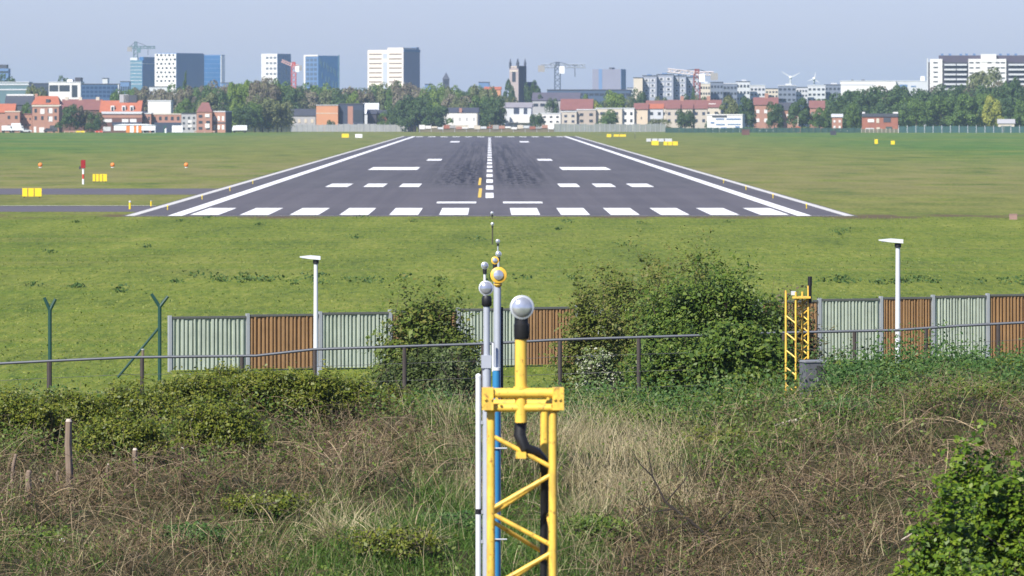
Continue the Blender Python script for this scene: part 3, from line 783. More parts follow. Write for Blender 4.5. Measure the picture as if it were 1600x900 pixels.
# ---- cranes and turbines
def lattice_box(mb, p0, p1, w, n, r):
    p0 = Vector(p0); p1 = Vector(p1); t = (p1 - p0).normalized()
    a = Vector((0, 1, 0)) if abs(t.y) < .9 else Vector((1, 0, 0))
    u = t.cross(a).normalized() * w / 2; v = t.cross(u).normalized() * w / 2
    cs = [u + v, u - v, -u - v, -u + v]
    for c in cs: mb.path([p0 + c, p1 + c], r, 4)
    for i in range(n):
        q0 = p0 + (p1 - p0) * i / n; q1 = p0 + (p1 - p0) * (i + 1) / n
        for k in range(4):
            mb.path([q0 + cs[k], q1 + cs[(k + 1) % 4]], r * .7, 3)
    return mb

def crane(label, xm, ytop, yjib, xa, xb, D, mastmat, jibmat, w, luff=None):
    r = thing("tower_crane", label, "crane", (X(xm, D), D, 0))
    hj = Z(yjib, D); ht = Z(ytop, D)
    lattice_box(MB(), (0, 0, 0), (0, 0, hj), w, max(6, int(hj / w)), w * .1).build("mast", mastmat, r)
    lattice_box(MB(), (0, 0, hj), (0, 0, ht), w * .6, 4, w * .1).build("apex", mastmat, r)
    jx = X(xb, D) - X(xm, D); cx = X(xa, D) - X(xm, D)
    z2 = hj if luff is None else Z(luff, D)
    lattice_box(MB(), (0, 0, hj), (jx, 0, z2), w * .55, max(6, int(abs(jx) / w)), w * .09).build("jib", jibmat, r)
    lattice_box(MB(), (0, 0, hj), (cx, 0, hj), w * .55, 4, w * .09).build("counter_jib", jibmat, r)
    MB().box(cx - w * .5, cx + w * .7, -w * .4, w * .4, hj - w * 1.1, hj + .2).build("counterweight", concrete, r)
    MB().box(w * .35, w * 1.3, -w * .6, w * .4, hj - w * 1.4, hj - .1).build("cab", whitepaint if jibmat is not cranegreen else cranegreen, r)
    MB().path([(0, 0, ht), (jx * .7, 0, hj + (z2 - hj) * .7)], w * .05, 4).path([(0, 0, ht), (cx, 0, hj)], w * .05, 4).build("tie_cable", blackpaint, r)
    MB().path([(jx * .62, 0, hj), (jx * .62, 0, hj - w * 2)], w * .05, 4).build("hoist_cable", blackpaint, r)
    return r
crane("green grey tower crane on top of the glass office tower", 212, 65, 74, 202, 243, 3940, cranegreen, cranegreen, 2.2)
crane("tower crane with a long thin white jib left of the grey slab block", 871, 97, 103, 845, 915, 2900, M("crane_grey", (.10, .13, .18), .6, .1, .5), M("crane_pale", (.32, .36, .42), .6, .1, .5), 2.3)
crane("red and white luffing crane in front of the gridded white tower", 459, 97, 103, 467, 440, 3500, redpaint, M("crane_red_white", (.60, .38, .36), .6, .3, .12), 2.2, luff=95)
crane("red tower crane with a white jib over the grey flats", 1089, 108, 115, 1115, 1043, 2950, M("crane_maroon", (.26, .07, .06), .6, .15, .5), M("crane_white_red", (.66, .58, .56), .6, .3, .1), 2.6, luff=110)

def turbine(label, px, yh, blade, D, a0):
    r = thing("wind_turbine", label, "wind turbine", (X(px, D), D, 0))
    h = Z(yh, D)
    MB().path([(0, 0, 0), (0, 0, h)], [1.0, .6], 12).build("mast", palegrey, r)
    MB().box(-.9, .9, -2.4, 2.0, h - .8, h + 1.0).build("nacelle", whitepaint, r)
    MB().ball((0, -2.8, h), .9, 8).build("hub", whitepaint, r)
    L = Wd(blade, D) * .85
    for k in range(3):
        a = rad(a0 + 120 * k); d = Vector((math.sin(a), 0, math.cos(a))); n = Vector((math.cos(a), 0, -math.sin(a)))
        p = Vector((0, -2.8, h))
        pts = [p + d * .5 - n * .4, p + d * .5 + n * .4, p + d * L * .3 + n * .55, p + d * L + n * .12, p + d * L - n * .06, p + d * L * .3 - n * .35]
        mb = MB(); mb.poly([q + Vector((0, -.18, 0)) for q in pts] + [q + Vector((0, .18, 0)) for q in pts], [(0, 1, 2, 3, 4, 5), (11, 10, 9, 8, 7, 6)] + [(i, i + 6, (i + 1) % 6 + 6, (i + 1) % 6) for i in range(6)])
        mb.build("blade", palegrey, r)
turbine("white wind turbine with blades in a wide Y above the low blocks", 1235, 121, 20, 4600, 63)
turbine("smaller white wind turbine seen nearly edge on by the long white hall", 1272, 123, 13, 4700, 10)


# ---- trees
def tree_mesh(kind, seed, nleaf, size):
    r = np.random.default_rng(seed)
    if kind == "round": C = [(r.normal(0, .2), r.normal(0, .2), r.uniform(.24, .80), r.uniform(.14, .24)) for _ in range(22)]
    elif kind == "wide": C = [(r.uniform(-.40, .40), r.normal(0, .2), r.uniform(.22, .78) , r.uniform(.13, .22)) for _ in range(26)]
    elif kind == "cone": C = [(r.normal(0, .05 + .16 * (1 - t)), r.normal(0, .05 + .16 * (1 - t)), .1 + .82 * t, .06 + .20 * (1 - t)) for t in np.linspace(0, 1, 20)]
    elif kind == "bush": C = [(r.uniform(-.34, .34), r.normal(0, .2), r.uniform(.14, .72), r.uniform(.16, .26)) for _ in range(20)]
    else: C = [(r.normal(0, .26), r.normal(0, .22), r.uniform(.18, .86), r.uniform(.10, .20)) for _ in range(26)]   # loose
    C = np.array(C)
    C[:, 2] -= 0.25 * (C[:, 0] ** 2 + C[:, 1] ** 2) * (kind != "cone")
    k = r.integers(0, len(C), nleaf)
    d = r.normal(size=(nleaf, 3)); d /= np.linalg.norm(d, axis=1)[:, None]
    d[:, 2] = np.where(r.random(nleaf) < .7, np.abs(d[:, 2]), d[:, 2])
    rr_ = r.uniform(.6, 1.03, nleaf) ** .5
    P = C[k, :3] + d * (C[k, 3] * rr_)[:, None]
    zmax = np.percentile(P[:, 2], 99.5); P[:, 2] = P[:, 2] / zmax
    w = np.percentile(np.abs(P[:, 0]), 99); P[:, :2] *= .5 / w
    P[:, 2] = np.maximum(P[:, 2], .02)
    nrm = d + r.normal(0, .40, (nleaf, 3))
    return leaf_mesh("crown", P, size * r.uniform(.6, 1.4, nleaf), nrm, .75, r)

def leaf_mesh(name, P, size, nrm, aspect, r):
    V, Qd = leaf_arrays(P, size, nrm, aspect, r)
    return np_mesh(name, V, Qd)

def leaf_arrays(P, size, nrm, aspect, r):
    n = len(P)
    nrm = nrm / (np.linalg.norm(nrm, axis=1)[:, None] + 1e-9)
    t = r.normal(size=(n, 3)); t -= nrm * (t * nrm).sum(1)[:, None]; t /= (np.linalg.norm(t, axis=1)[:, None] + 1e-9)
    bt = np.cross(nrm, t)
    s = np.asarray(size)[:, None] * .5
    V = np.stack([P - t * s, P - bt * s * aspect + t * s * .15 + nrm * s * .12, P + t * s, P + bt * s * aspect + t * s * .15 + nrm * s * .12], 1).reshape(-1, 3)
    return V, np.arange(4 * n).reshape(n, 4)

LC = {"dark": leafmat("leaves_dark", [(0.0312, 0.0653, 0.0227), (0.0540, 0.1051, 0.0284), (0.0824, 0.1420, 0.0398)], .2),
      "mid": leafmat("leaves_mid", [(0.0568, 0.1136, 0.0227), (0.0937, 0.1676, 0.0312), (0.1306, 0.2102, 0.0426)], .25),
      "light": leafmat("leaves_light", [(0.0994, 0.1775, 0.0256), (0.1562, 0.2414, 0.0369), (0.2130, 0.2911, 0.0511)], .3),
      "yellow": leafmat("leaves_yellow", [(0.2272, 0.2698, 0.0426), (0.3266, 0.3550, 0.0568), (0.4118, 0.4260, 0.0852)], .3),
      "brown": leafmat("buds_brown", [(0.1349, 0.1164, 0.0852), (0.1917, 0.1590, 0.1136), (0.1633, 0.1775, 0.0781)], .15),
      "olive": leafmat("leaves_olive", [(0.0994, 0.1306, 0.0454), (0.1420, 0.1732, 0.0596), (0.1846, 0.1874, 0.0852)], .2)}
bark = M("bark", (.085, .065, .05), .9, .3, 4)
TPROTO = {}
def tree_parts(kind, col, var):
    k = (kind, col, var)
    if k not in TPROTO:
        base = TPROTO.get((kind, var))
        if base is None:
            base = tree_mesh(kind, hash_(kind) + var * 17, 4200, .056); TPROTO[(kind, var)] = base
        me = base.copy(); me.materials.clear(); me.materials.append(LC[col])
        tk = TPROTO.get("trunk")
        if tk is None:
            mb = MB().path([(0, 0, -.02), (.005, 0, .2), (-.01, .01, .45), (.0, 0, .7)], [.026, .020, .012, .004], 8)
            for a, z in ((.3, .25), (2.0, .32), (3.6, .38), (5.1, .3), (1.2, .48)):
                mb.path([(0, 0, z), (math.cos(a) * .12, math.sin(a) * .12, z + .14), (math.cos(a) * .22, math.sin(a) * .2, z + .24)], [.012, .008, .003], 5)
            o = mb.build("trunk", bark); tk = o.data; bpy.data.objects.remove(o); TPROTO["trunk"] = tk
        TPROTO[k] = (me, tk)
    return TPROTO[k]
def hash_(s): return sum(ord(c) * (i + 3) for i, c in enumerate(s))

tcount = [0]
def tree(name, label, px0, px1, yt, D, kind, col, group=None, depth=None):
    tcount[0] += 1
    me, tk = tree_parts(kind, col, tcount[0] % 3)
    w = Wd(px1 - px0, D); h = Z(yt, D)
    r = thing(name, label, "bush" if "bush" in name else "tree", (X((px0 + px1) / 2, D), D, 0), random.uniform(-.4, .4) + (math.pi if tcount[0] % 2 else 0), group)
    r.scale = (w, depth or min(w, h * 1.1), h)
    link("crown", me, None, r); link("trunk", tk, None, r)
    return r

single = [
    ("broadleaf_tree", "green tree showing above the brick annex, left of the orange hipped roof", 28, 52, 161, 2365, "round", "mid"),
    ("broadleaf_tree", "dark bushy tree right against the tall orange roofed house", 92, 126, 164, 2322, "round", "dark"),
    ("broadleaf_tree", "bare purplish tree between the dark tree and the navy awning shop", 112, 152, 166, 2326, "loose", "brown"),
    ("broadleaf_tree", "blackish green tree touching the navy awning shop", 134, 162, 176, 2320, "bush", "dark"),
    ("poplar_tree", "slim dark poplar standing before the plain blue tower side", 283, 297, 112, 3000, "cone", "dark"),
    ("broadleaf_tree", "fresh green tree behind the mansard house, left of its roof", 268, 312, 155, 2450, "round", "mid"),
    ("broadleaf_tree", "bright round tree left of the near black block, over the roofs", 534, 568, 144, 2560, "round", "light"),
    ("broadleaf_tree", "dark dense tree standing beside the far runway end on its right", 753, 792, 152, 2440, "round", "dark"),
    ("round_bush", "large round green bush in front of the cream framed terrace house", 933, 968, 172, 2410, "bush", "mid"),
    ("broadleaf_tree", "yellow green tree by the maroon roof", 917, 940, 156, 2520, "round", "yellow"),
    ("broadleaf_tree", "fresh light green tree over the terrace, next to the yellow green tree", 938, 984, 143, 2540, "round", "light"),
    ("broadleaf_tree", "dark tree before the cream gable end of the grey flats", 982, 1012, 141, 2800, "wide", "dark"),
    ("slim_tree", "slim dark tree standing before the grey flats by the red crane mast", 1074, 1092, 136, 2850, "cone", "dark"),
    ("broadleaf_tree", "green tree before the beige terrace and right of the dark gap", 1054, 1086, 172, 2420, "bush", "dark"),
    ("broadleaf_tree", "big pale green tree behind the white modern house", 1118, 1160, 150, 2430, "round", "olive"),
    ("broadleaf_tree", "dark side tree leaning on the big pale green tree behind the modern house", 1148, 1186, 152, 2425, "round", "dark"),
    ("broadleaf_tree", "small dark round tree between the red brown roof and the white gable", 1196, 1224, 160, 2400, "round", "dark"),
    ("broadleaf_tree", "dark spreading tree between the slate roofed house and the pale gable", 1230, 1276, 154, 2390, "round", "dark"),
    ("broadleaf_tree", "mid green rounded tree left of the wide red brick house", 1316, 1348, 160, 2345, "round", "mid"),
    ("broadleaf_tree", "tall tree rising in front of the white bay of the black and white flats", 1508, 1570, 108, 2800, "round", "olive"),
    ("broadleaf_tree", "yellowish tree at the foot of the wood near the small pale cottage", 1526, 1568, 150, 2360, "round", "yellow"),
    ("broadleaf_tree", "green tree at the frame edge, right of the small pale cottage", 1580, 1612, 156, 2335, "round", "mid"),
    ("broadleaf_tree", "dark tall tree at the frame edge behind the small pale cottage", 1566, 1606, 122, 2500, "loose", "dark"),
    ("broadleaf_tree", "olive tree crown under the grey block at the frame edge", -8, 28, 118, 3100, "wide", "dark"),
    ("broadleaf_tree", "dark tree crown behind the white framed office block", 84, 114, 121, 3050, "wide", "dark"),
    ("broadleaf_tree", "olive tree between the slate barn and the blue office block", 40, 74, 135, 2700, "wide", "olive"),
    ("broadleaf_tree", "dark tree hugging the foot of the church tower", 782, 808, 126, 2960, "round", "dark"),
    ("broadleaf_tree", "bushy dark tree right of the church tower, hiding the nave", 820, 848, 128, 2965, "wide", "dark"),
    ("low_bush", "dark low bush before the white house nearest the runway end", 828, 852, 178, 2425, "bush", "dark"),
    ("low_bush", "dark bush at the foot of the orange brick block", 510, 526, 188, 2440, "bush", "dark"),
    ("low_bush", "grey green bush before the peach gable and the white modern house", 1012, 1050, 186, 2410, "bush", "olive"),
    ("low_bush", "small dark bush on the field edge by the terrace", 1100, 1122, 188, 2400, "bush", "dark"),
]
for s in single: tree(*s)

def belt(label, group, px0, px1, prof, D0, D1, n, wpx, cols, kinds=("round", "wide", "bush", "round", "wide")):
    r = random.Random(int(px0 * 13 + n))
    for i in range(n):
        f = (i + r.uniform(.1, .9)) / n
        px = px0 + (px1 - px0) * f
        yt = np.interp(px, [p[0] for p in prof], [p[1] for p in prof]) + r.uniform(-2, 8)
        w = r.uniform(*wpx)
        tree("broadleaf_tree", label, px - w / 2, px + w / 2, yt, r.uniform(D0, D1), r.choice(kinds), r.choice(cols), group)
belt("tree in the brownish belt below the blue and white office towers", "tree belt below the office towers", 170, 400, [(170, 142), (235, 134), (300, 136), (345, 128), (360, 130), (400, 132)], 2650, 2950, 20, (34, 56), ["brown", "olive", "brown", "mid"])
belt("tall tree in the green clump right of the mansard brick house", "tree clump right of the mansard house", 318, 452, [(318, 150), (360, 132), (400, 124), (430, 124), (450, 134)], 2400, 2650, 16, (32, 52), ["mid", "dark", "light", "olive", "brown"])
belt("leafy tree at the front of the clump by the white box truck", "front trees by the white box truck", 366, 448, [(366, 165), (410, 150), (448, 162)], 2340, 2390, 7, (34, 50), ["mid", "dark", "olive", "light"])
belt("tree in the long belt under the cream tower and the blue glass tower", "tree belt under the cream tower", 450, 770, [(450, 136), (520, 132), (570, 136), (600, 128), (650, 130), (700, 136), (770, 134)], 2650, 3000, 30, (28, 52), ["mid", "olive", "dark", "brown", "olive", "light"])
belt("full tree in the green group between the small brick house and the wide white house", "green group left of the wide white house", 604, 692, [(604, 172), (640, 152), (664, 152), (692, 170)], 2400, 2470, 9, (32, 48), ["mid", "dark", "dark"])
belt("tree behind the wide white house and the far runway end", "trees behind the wide white house", 700, 800, [(700, 150), (745, 146), (800, 146)], 2550, 2620, 8, (32, 44), ["olive", "mid", "brown"])
belt("tree in the front rank of the wood, right of the wide red brick house", "front rank of the wood", 1400, 1600, [(1400, 158), (1440, 148), (1500, 146), (1560, 150), (1600, 158)], 2345, 2420, 14, (42, 62), ["mid", "mid", "dark", "mid", "dark"])
belt("tree in the rear rank of the wood below the black and white flats", "rear rank of the wood", 1290, 1600, [(1290, 158), (1320, 140), (1350, 134), (1400, 134), (1440, 140), (1500, 132), (1600, 132)], 2480, 2620, 22, (46, 70), ["mid", "dark", "dark", "brown", "dark"])
belt("low tree left of the wood among the pale gabled houses", "low trees left of the wood", 1270, 1345, [(1270, 172), (1345, 160)], 2370, 2440, 6, (26, 40), ["dark", "mid"])
belt("small tree in the gaps of the far terrace under the grey flats", "small trees under the grey flats", 830, 1110, [(830, 150), (960, 150), (1110, 148)], 2620, 2760, 12, (22, 36), ["olive", "dark", "mid"])


# ------------------------------------------------------------------ far edge of the field
# perimeter fence strips
def strip_fence(name, label, px0, px1, D, h, mat, postmat, npost, fillmat=None):
    r = thing(name, label, "fence", (X(px0, D), D, 0))
    L = X(px1, D) - X(px0, D)
    mb = MB(); n = max(4, int(L / 2.2))
    for i in range(n):
        a = L * i / n; hh = h * (0.93 + 0.14 * random.random())
        mb.box(a + .03, a + L / n - .03, -.03, .03, 0.05, hh)
    mb.build("infill_panel", mat, r)
    for i in range(npost + 1):
        a = L * i / npost
        MB().box(a - .07, a + .07, -.16, -.035, 0, h * 1.15).build("post", postmat, r)
    return r
strip_fence("perimeter_fence", "grey mesh fence along the field edge, left of the far runway end", 455, 650, 2420, 2.6, M("mesh_grey", (.30, .31, .31), .8, .25, .3), steel, 24)
strip_fence("perimeter_fence", "grey mesh fence along the field edge, in front of the beige terrace", 866, 1040, 2400, 2.7, M("mesh_grey_green", (.22, .24, .22), .8, .3, .3), steel, 22)
strip_fence("perimeter_fence", "dark green fence with pale posts before the white modern house and its neighbours", 1040, 1345, 2312, 1.6, M("mesh_dark_green", (.03, .075, .06), .8, .25, .3), greenpaint, 30)
strip_fence("perimeter_fence", "teal green fence with tall pale posts at the foot of the wood", 1404, 1620, 2300, 2.2, M("mesh_teal", (.035, .095, .09), .8, .25, .3), palegrey, 16)
strip_fence("perimeter_fence", "low wire fence in front of the wide red brick house", 1346, 1403.5, 2305, 1.3, M("mesh_olive", (.14, .14, .10), .8, .25, .3), creamwall, 9)
strip_fence("perimeter_fence", "dark hedge like fence right of the white box truck", 386, 454, 2400, 2.3, M("mesh_dark_olive", (.06, .075, .05), .8, .3, .3), greenpaint, 10)
# red and white barrier screens behind the far end of the runway
r_ = thing("blast_barrier", "low red and white barrier across the far end of the runway", "barrier", (X(655, 2380), 2380, 0))
L = X(866, 2380) - X(655, 2380)
for i in range(22):
    a = L * i / 22; w = L / 22
    m_ = (whitewall, palegrey, pinkbrick, creamwall, concrete, whitewall, brick)[(i * 5) % 7]
    MB().box(a, a + w * .94, 0, .2, 1.0 + .2 * (i % 3), 2.5 - .25 * (i % 4)).build("panel", m_, r_)
MB().box(0, L, .22, .4, .0, 1.4).build("base", M("barrier_base", (.16, .14, .09), .9, .3, .4), r_)
for i in range(12): MB().box(L * i / 11.5, L * i / 11.5 + .15, .21, .36, 0, 2.6).build("post", steel, r_)

# boxes, vans and trucks
def wheels(mb_r, pts, r=.42, w=.25):
    for x, y in pts:
        MB().lathe((x, y - w / 2, r), (0, 1, 0), [(0, r), (w, r)], 12).build("wheel", blackpaint, mb_r)
def truck(label, px0, px1, D, h=3.1, col=whitepaint, cab=whitepaint, flip=False):
    t = thing("box_truck", label, "truck", (X((px0 + px1) / 2, D), D, 0), math.pi if flip else 0)
    L = Wd(px1 - px0, D)
    MB().box(-L / 2, L * .27, -1.2, 1.2, .8, h).build("cargo_box", col, t)
    MB().prism([(L * .29, .6), (L / 2, .6), (L / 2, 1.5), (L * .43, 2.4), (L * .29, 2.4)], -1.1, 1.1).build("cab", cab, t)
    MB().prism([(L * .36, 1.5), (L * .485, 1.5), (L * .425, 2.2), (L * .36, 2.2)], -1.13, -1.102).build("window", glass, t)
    MB().box(-L / 2, L * .45, -.9, .9, .45, .795).build("chassis", darkclad, t)
    wheels(t, [(s * L * .36, q) for s in (-1, 1) for q in (-1.0, 1.0)])
truck("white box truck parked left of the leafy clump", 363, 386, 2325, 2.5, flip=True)
truck("white truck parked in front of the pale pink house", 3, 19, 2310, 2.4)
truck("white van body parked between the pink house and the annex", 18, 37, 2316, 3.2)
def car(label, px, D, mat, rz=0.0):
    t = thing("parked_car", label, "car", (X(px, D), D, 0), rz)
    MB().prism([(-2.1, .35), (2.1, .35), (2.15, .75), (1.3, .95), (-2.0, .98), (-2.15, .7)], -.85, .85).build("body", mat, t)
    MB().prism([(-1.75, .985), (1.1, .955), (.5, 1.45), (-1.4, 1.47)], -.75, .75).build("cabin", glass, t)
    MB().prism([(-1.35, 1.475), (.45, 1.455), (.4, 1.5), (-1.3, 1.52)], -.7, .7).build("roof", mat, t)
    wheels(t, [(s * 1.35, q) for s in (-1, 1) for q in (-.8, .8)], .33, .2)
for px, m_, lab in ((40, palegrey, "silver car beside the white van before the brick annex"), (78, darkclad, "dark car in front of the tall orange roofed house"), (1092, darkclad, "dark car parked left of the white modern house"),
                    (1072, slate, "slate coloured car parked by the beige terrace"), (1196, whitepaint, "white car parked behind the green fence right of the modern house"), (1208, palegrey, "silver car parked next to the white car behind the green fence"), (1320, whitepaint, "white car by the pink fronted house")):
    car(lab, px, 2322, m_)
# white and orange tents / panels before the navy awning
t = thing("market_tent", "white tent with orange red side panels in front of the navy canopy", "tent", (X(212, 2312), 2312, 0))
for i, (p0, p1, m_) in enumerate(((178, 197, whitepaint), (197.2, 203, orangepaint), (203.2, 209, whitepaint), (209.2, 213, orangepaint), (213.2, 216, whitepaint), (216.2, 221, orangepaint), (221.2, 243, whitepaint))):
    MB().box(X(p0, 2312) - X(212, 2312), X(p1, 2312) - X(212, 2312), -.1, .1, .1 if 0 < i < 6 else .8, 2.55).build("side_panel", m_, t)
MB().prism([(X(177, 2312) - X(212, 2312), 2.56), (X(244, 2312) - X(212, 2312), 2.56), (X(228, 2312) - X(212, 2312), 2.95), (X(190, 2312) - X(212, 2312), 2.95)], -.3, 3.2).build("canopy", whitepaint, t)
t = thing("container", "white container standing against the navy canopy", "container", (X(277, 2314), 2314, 0))
MB().box(-1.8, 1.8, 0, 2.4, .15, 2.45).build("body", whitepaint, t); MB().box(-.03, .03, -.06, -.003, .3, 2.3).build("door_seam", greywall, t)
for s in (-1, 1): MB().box(s * 1.7 - .08, s * 1.7 + .08, .1, .3, 0, .147).build("foot", darkclad, t)
t = thing("goal_frame", "white goal frame on the grass before the white tent", "goal", (X(233, 2295), 2295, 0))
MB().path([(-2, 0, 0), (-2, 0, 1.9), (2, 0, 1.9), (2, 0, 0)], .13, 6).build("posts", whitepaint, t); MB().path([(-2, 0, 1.9), (-2, 1, 0), (2, 1, 0), (2, 0, 1.9)], .05, 5).build("stay", whitepaint, t)
def barrier(label, px0, px1, D, mat, h=.75):
    t = thing("field_barrier", label, "barrier", (X((px0 + px1) / 2, D), D, 0)); L = Wd(px1 - px0, D)
    MB().box(-L / 2, L / 2, -.06, .06, .25, h).build("board", mat, t)
    for q in (-.45, 0, .45): MB().box(L * q - .05, L * q + .05, -.16, -.064, 0, h + .05).build("foot", creamwall, t)
barrier("faded red barrier on the field edge before the dark trees", 100, 117, 2285, pinkbrick)
barrier("yellow barrier on the field edge before the dark trees", 118, 133, 2280, yellowpaint)
barrier("short red barrier on the field edge before the navy awning shop", 148, 161, 2285, redpaint)
barrier("cream and red low barrier before the mansard house", 304, 336, 2290, pinkbrick)
t = thing("bollard", "white bollard beside the white container", "bollard", (X(259, 2300), 2300, 0)); MB().lathe((0, 0, 0), (0, 0, 1), [(0, .35), (1.3, .35), (1.45, .2)], 10).build("body", whitepaint, t)
MB().lathe((0, 0, 0), (0, 0, 1), [(1.46, .12), (1.6, .1)], 8).build("cap", redpaint, t)

# taxiway signs, marker balls
def sign(label, px0, px1, yt, yb, ncut, D=None, mat=yellowpaint, group=None):
    D = D or H * F / (yb - HY)
    t = thing("taxiway_sign", label, "sign", (X((px0 + px1) / 2, D), D, 0))
    w = Wd(px1 - px0, D); h = Wd(yb - yt, D)
    MB().box(-w / 2, w / 2, -.12, .12, h * .14, h).build("panel", mat, t)
    for i in range(ncut):
        q = -w / 2 + w * (i + 1) / (ncut + 1.0) - (w * .05)
        MB().box(q - w * .018, q + w * .018, -.14, -.124, h * .16, h * .98).build("divider", darkclad, t)
    for q in (-.4, .4): MB().box(w * q - w * .03, w * q + w * .03, -.05, .05, 0, h * .137).build("leg", darkclad, t)
sign("big yellow taxiway sign standing between the two taxiway strips", 35, 65, 294, 309, 2)
sign("yellow taxiway sign right of the red and white pole", 145, 167, 272, 285, 3)
sign("small yellow sign near the orange brick block, left of the runway end", 534, 545, 209, 216, 0)
sign("tiny white and yellow sign beside the small yellow sign, nearest the runway end", 555, 566, 209.5, 216, 0, mat=whitepaint)
sign("small yellow sign right of the runway end, left one of two close to the fence", 948, 955, 209.5, 215, 0)
sign("long low yellow sign close behind the small one right of the runway end", 959, 978, 210, 214, 1)
sign("yellow sign before the white low board, on the grass right of the runway", 1018, 1029, 220, 228, 0)
sign("long yellow sign next to the square one on the grass right of the runway", 1037, 1059, 221, 228, 2)
sign("long low white board behind the two yellow signs on the grass", 1010, 1050, 216.5, 222, 3, mat=palegrey)
sign("narrow upright yellow sign far out on the grass before the wide brick house", 1366.5, 1371.5, 217.5, 226, 0)
sign("small square yellow sign far out on the grass before the wide brick house", 1392, 1398, 220, 226.5, 0)
for px, lab in ((63, "orange marker ball on the grass, furthest from the runway"), (176, "orange marker ball on the grass behind the yellow sign with four bays"), (291, "orange marker ball on the grass, nearest the runway")):
    D = H * F / (262 - HY)
    t = thing("marker_ball", lab, "marker", (X(px, D), D, 0), 0, "orange marker balls")
    MB().ball((0, 0, .36), .28, 10).build("ball", orangepaint, t, True)
    MB().path([(0, 0, 0), (0, 0, .07)], .2, 8).build("foot", whitepaint, t)
D = H * F / (288 - HY)
t = thing("striped_pole", "thin red and white striped pole with a dark red head by the yellow sign", "pole", (X(130, D), D, 0))
hh = Wd(38, D)
for i, (a, b2, m_) in enumerate(((0, .22, whitepaint), (.22, .42, redpaint), (.42, .66, whitepaint))): MB().path([(0, 0, hh * a), (0, 0, hh * b2)], .10, 8).build("pole_section", m_, t)
MB().box(-.22, .22, -.16, .16, hh * .664, hh).build("head", M("dark_red_paint", (.28, .01, .015), .5, .15, 2), t)
MB().box(-.40, -.225, -.1, .1, hh * .62, hh * .74).build("bracket", darkclad, t)

# runway edge lights
def edge_light(px, yb, D=None, lab=None, mat=None):
    D = H * F / (yb - HY)
    t = thing("runway_edge_light", lab, "light", (X(px, D), D, .03), 0, "runway edge lights")
    MB().path([(0, 0, 0), (0, 0, .22)], [.035, .03], 8).build("stem", yellowpaint, t)
    MB().lathe((0, 0, .225), (0, 0, 1), [(0, .05), (.04, .06), (.10, .05), (.13, .02)], 10).build("lens", yellowpaint, t, True)
for s in (-1, 1):
    for k in range(4):
        D = 500 + 60 * k + (8 if s > 0 else 0)
        edge_light(VX + s * 23.4 * F / D, HY + H * F / D, lab="small yellow runway edge light on the shoulder beside the white edge stripe")
t = thing("elevated_light", "small yellow stake on the grass left of the runway corner", "light", (X(203, 505), 505, 0)); MB().path([(0, 0, 0), (0, 0, .5)], .08, 8).build("stem", yellowpaint, t); MB().ball((0, 0, .56), .09, 8).build("lens", palegrey, t)
for px, yb, lab in ((236, 322, "yellow stake at the mouth of the lower taxiway strip"), (992, 217, "dark post far out on the grass near the runway end")):
    D = H * F / (yb - HY)
    t = thing("marker_stake", lab, "stake", (X(px, D), D, 0)); hh = Wd(8, D); MB().path([(0, 0, 0), (0, 0, hh)], .06, 6).build("stake", yellowpaint if px < 500 else darkclad, t); MB().path([(0, 0, hh), (0, 0, hh * 1.1)], .08, 6).build("cap", palegrey, t)
for px, yb, w, lab, m_ in ((1165, 211, 12, "low brown box on the grass right of the white modern house", darkbrick), (1302, 211, 9, "dark box on the grass before the pale gabled house", darkclad), (1583, 343, 12, "pinkish box on the grass at the frame edge, level with the runway start", M("pink_box", (.30, .19, .16), .8, .2, 1))):
    D = H * F / (yb - HY)
    t = thing("utility_box", lab, "box", (X(px, D), D, 0)); q = Wd(w, D) / 2
    MB().box(-q, q, -q * .6, q * .6, 0, q * 1.3).build("body", m_, t); MB().box(-q * 1.06, q * 1.06, -q * .66, q * .66, q * 1.3 + .004, q * 1.5).build("lid", m_, t)
t = thing("field_hut", "little orange brown hut with a thin mast behind the green fence", "hut", (X(1247, 2320), 2320, 0)); MB().box(-.9, .9, 0, 1.4, 0, 1.7).build("wall", orangebrick, t); MB().prism([(-1.05, 1.703), (1.05, 1.703), (0, 2.3)], -.1, 1.5).build("roof", tile, t); MB().path([(0, .7, 2.25), (0, .7, 5.4)], .12, 6).build("mast", creamwall, t)


# ------------------------------------------------------------------ panel fence beyond the road
FX0, FD0, FX1, FD1 = 265.0, 190.0, 1640.0, 200.0
def fpt(px):
    D = FD0 + (FD1 - FD0) * (px - FX0) / (FX1 - FX0)
    return X(px, D), D
pf_green = M("pale_green_slat", (.42, .47, .39), .7, .38, 1.6)
pf_back = M("pale_green_sheet", (.30, .36, .27), .7, .2, 1.0)
pf_rust = M("rust_brown_slat", (.32, .185, .085), .75, .38, 1.6)
pf_rust2 = M("rust_brown_sheet", (.28, .155, .068), .75, .25, 1.0)
x0, D0 = fpt(FX0); x1, D1 = fpt(FX1)
fence = thing("panel_fence", "long fence of alternating pale green and rust brown slatted panels between grey posts", "fence", (x0, D0, 0), math.atan2(D1 - D0, x1 - x0))
Lf = math.hypot(x1 - x0, D1 - D0)
cuts = [265, 381, 490, 596, 700, 792, 884, 982, 1078, 1172, 1266, 1365, 1449, 1538, 1640]
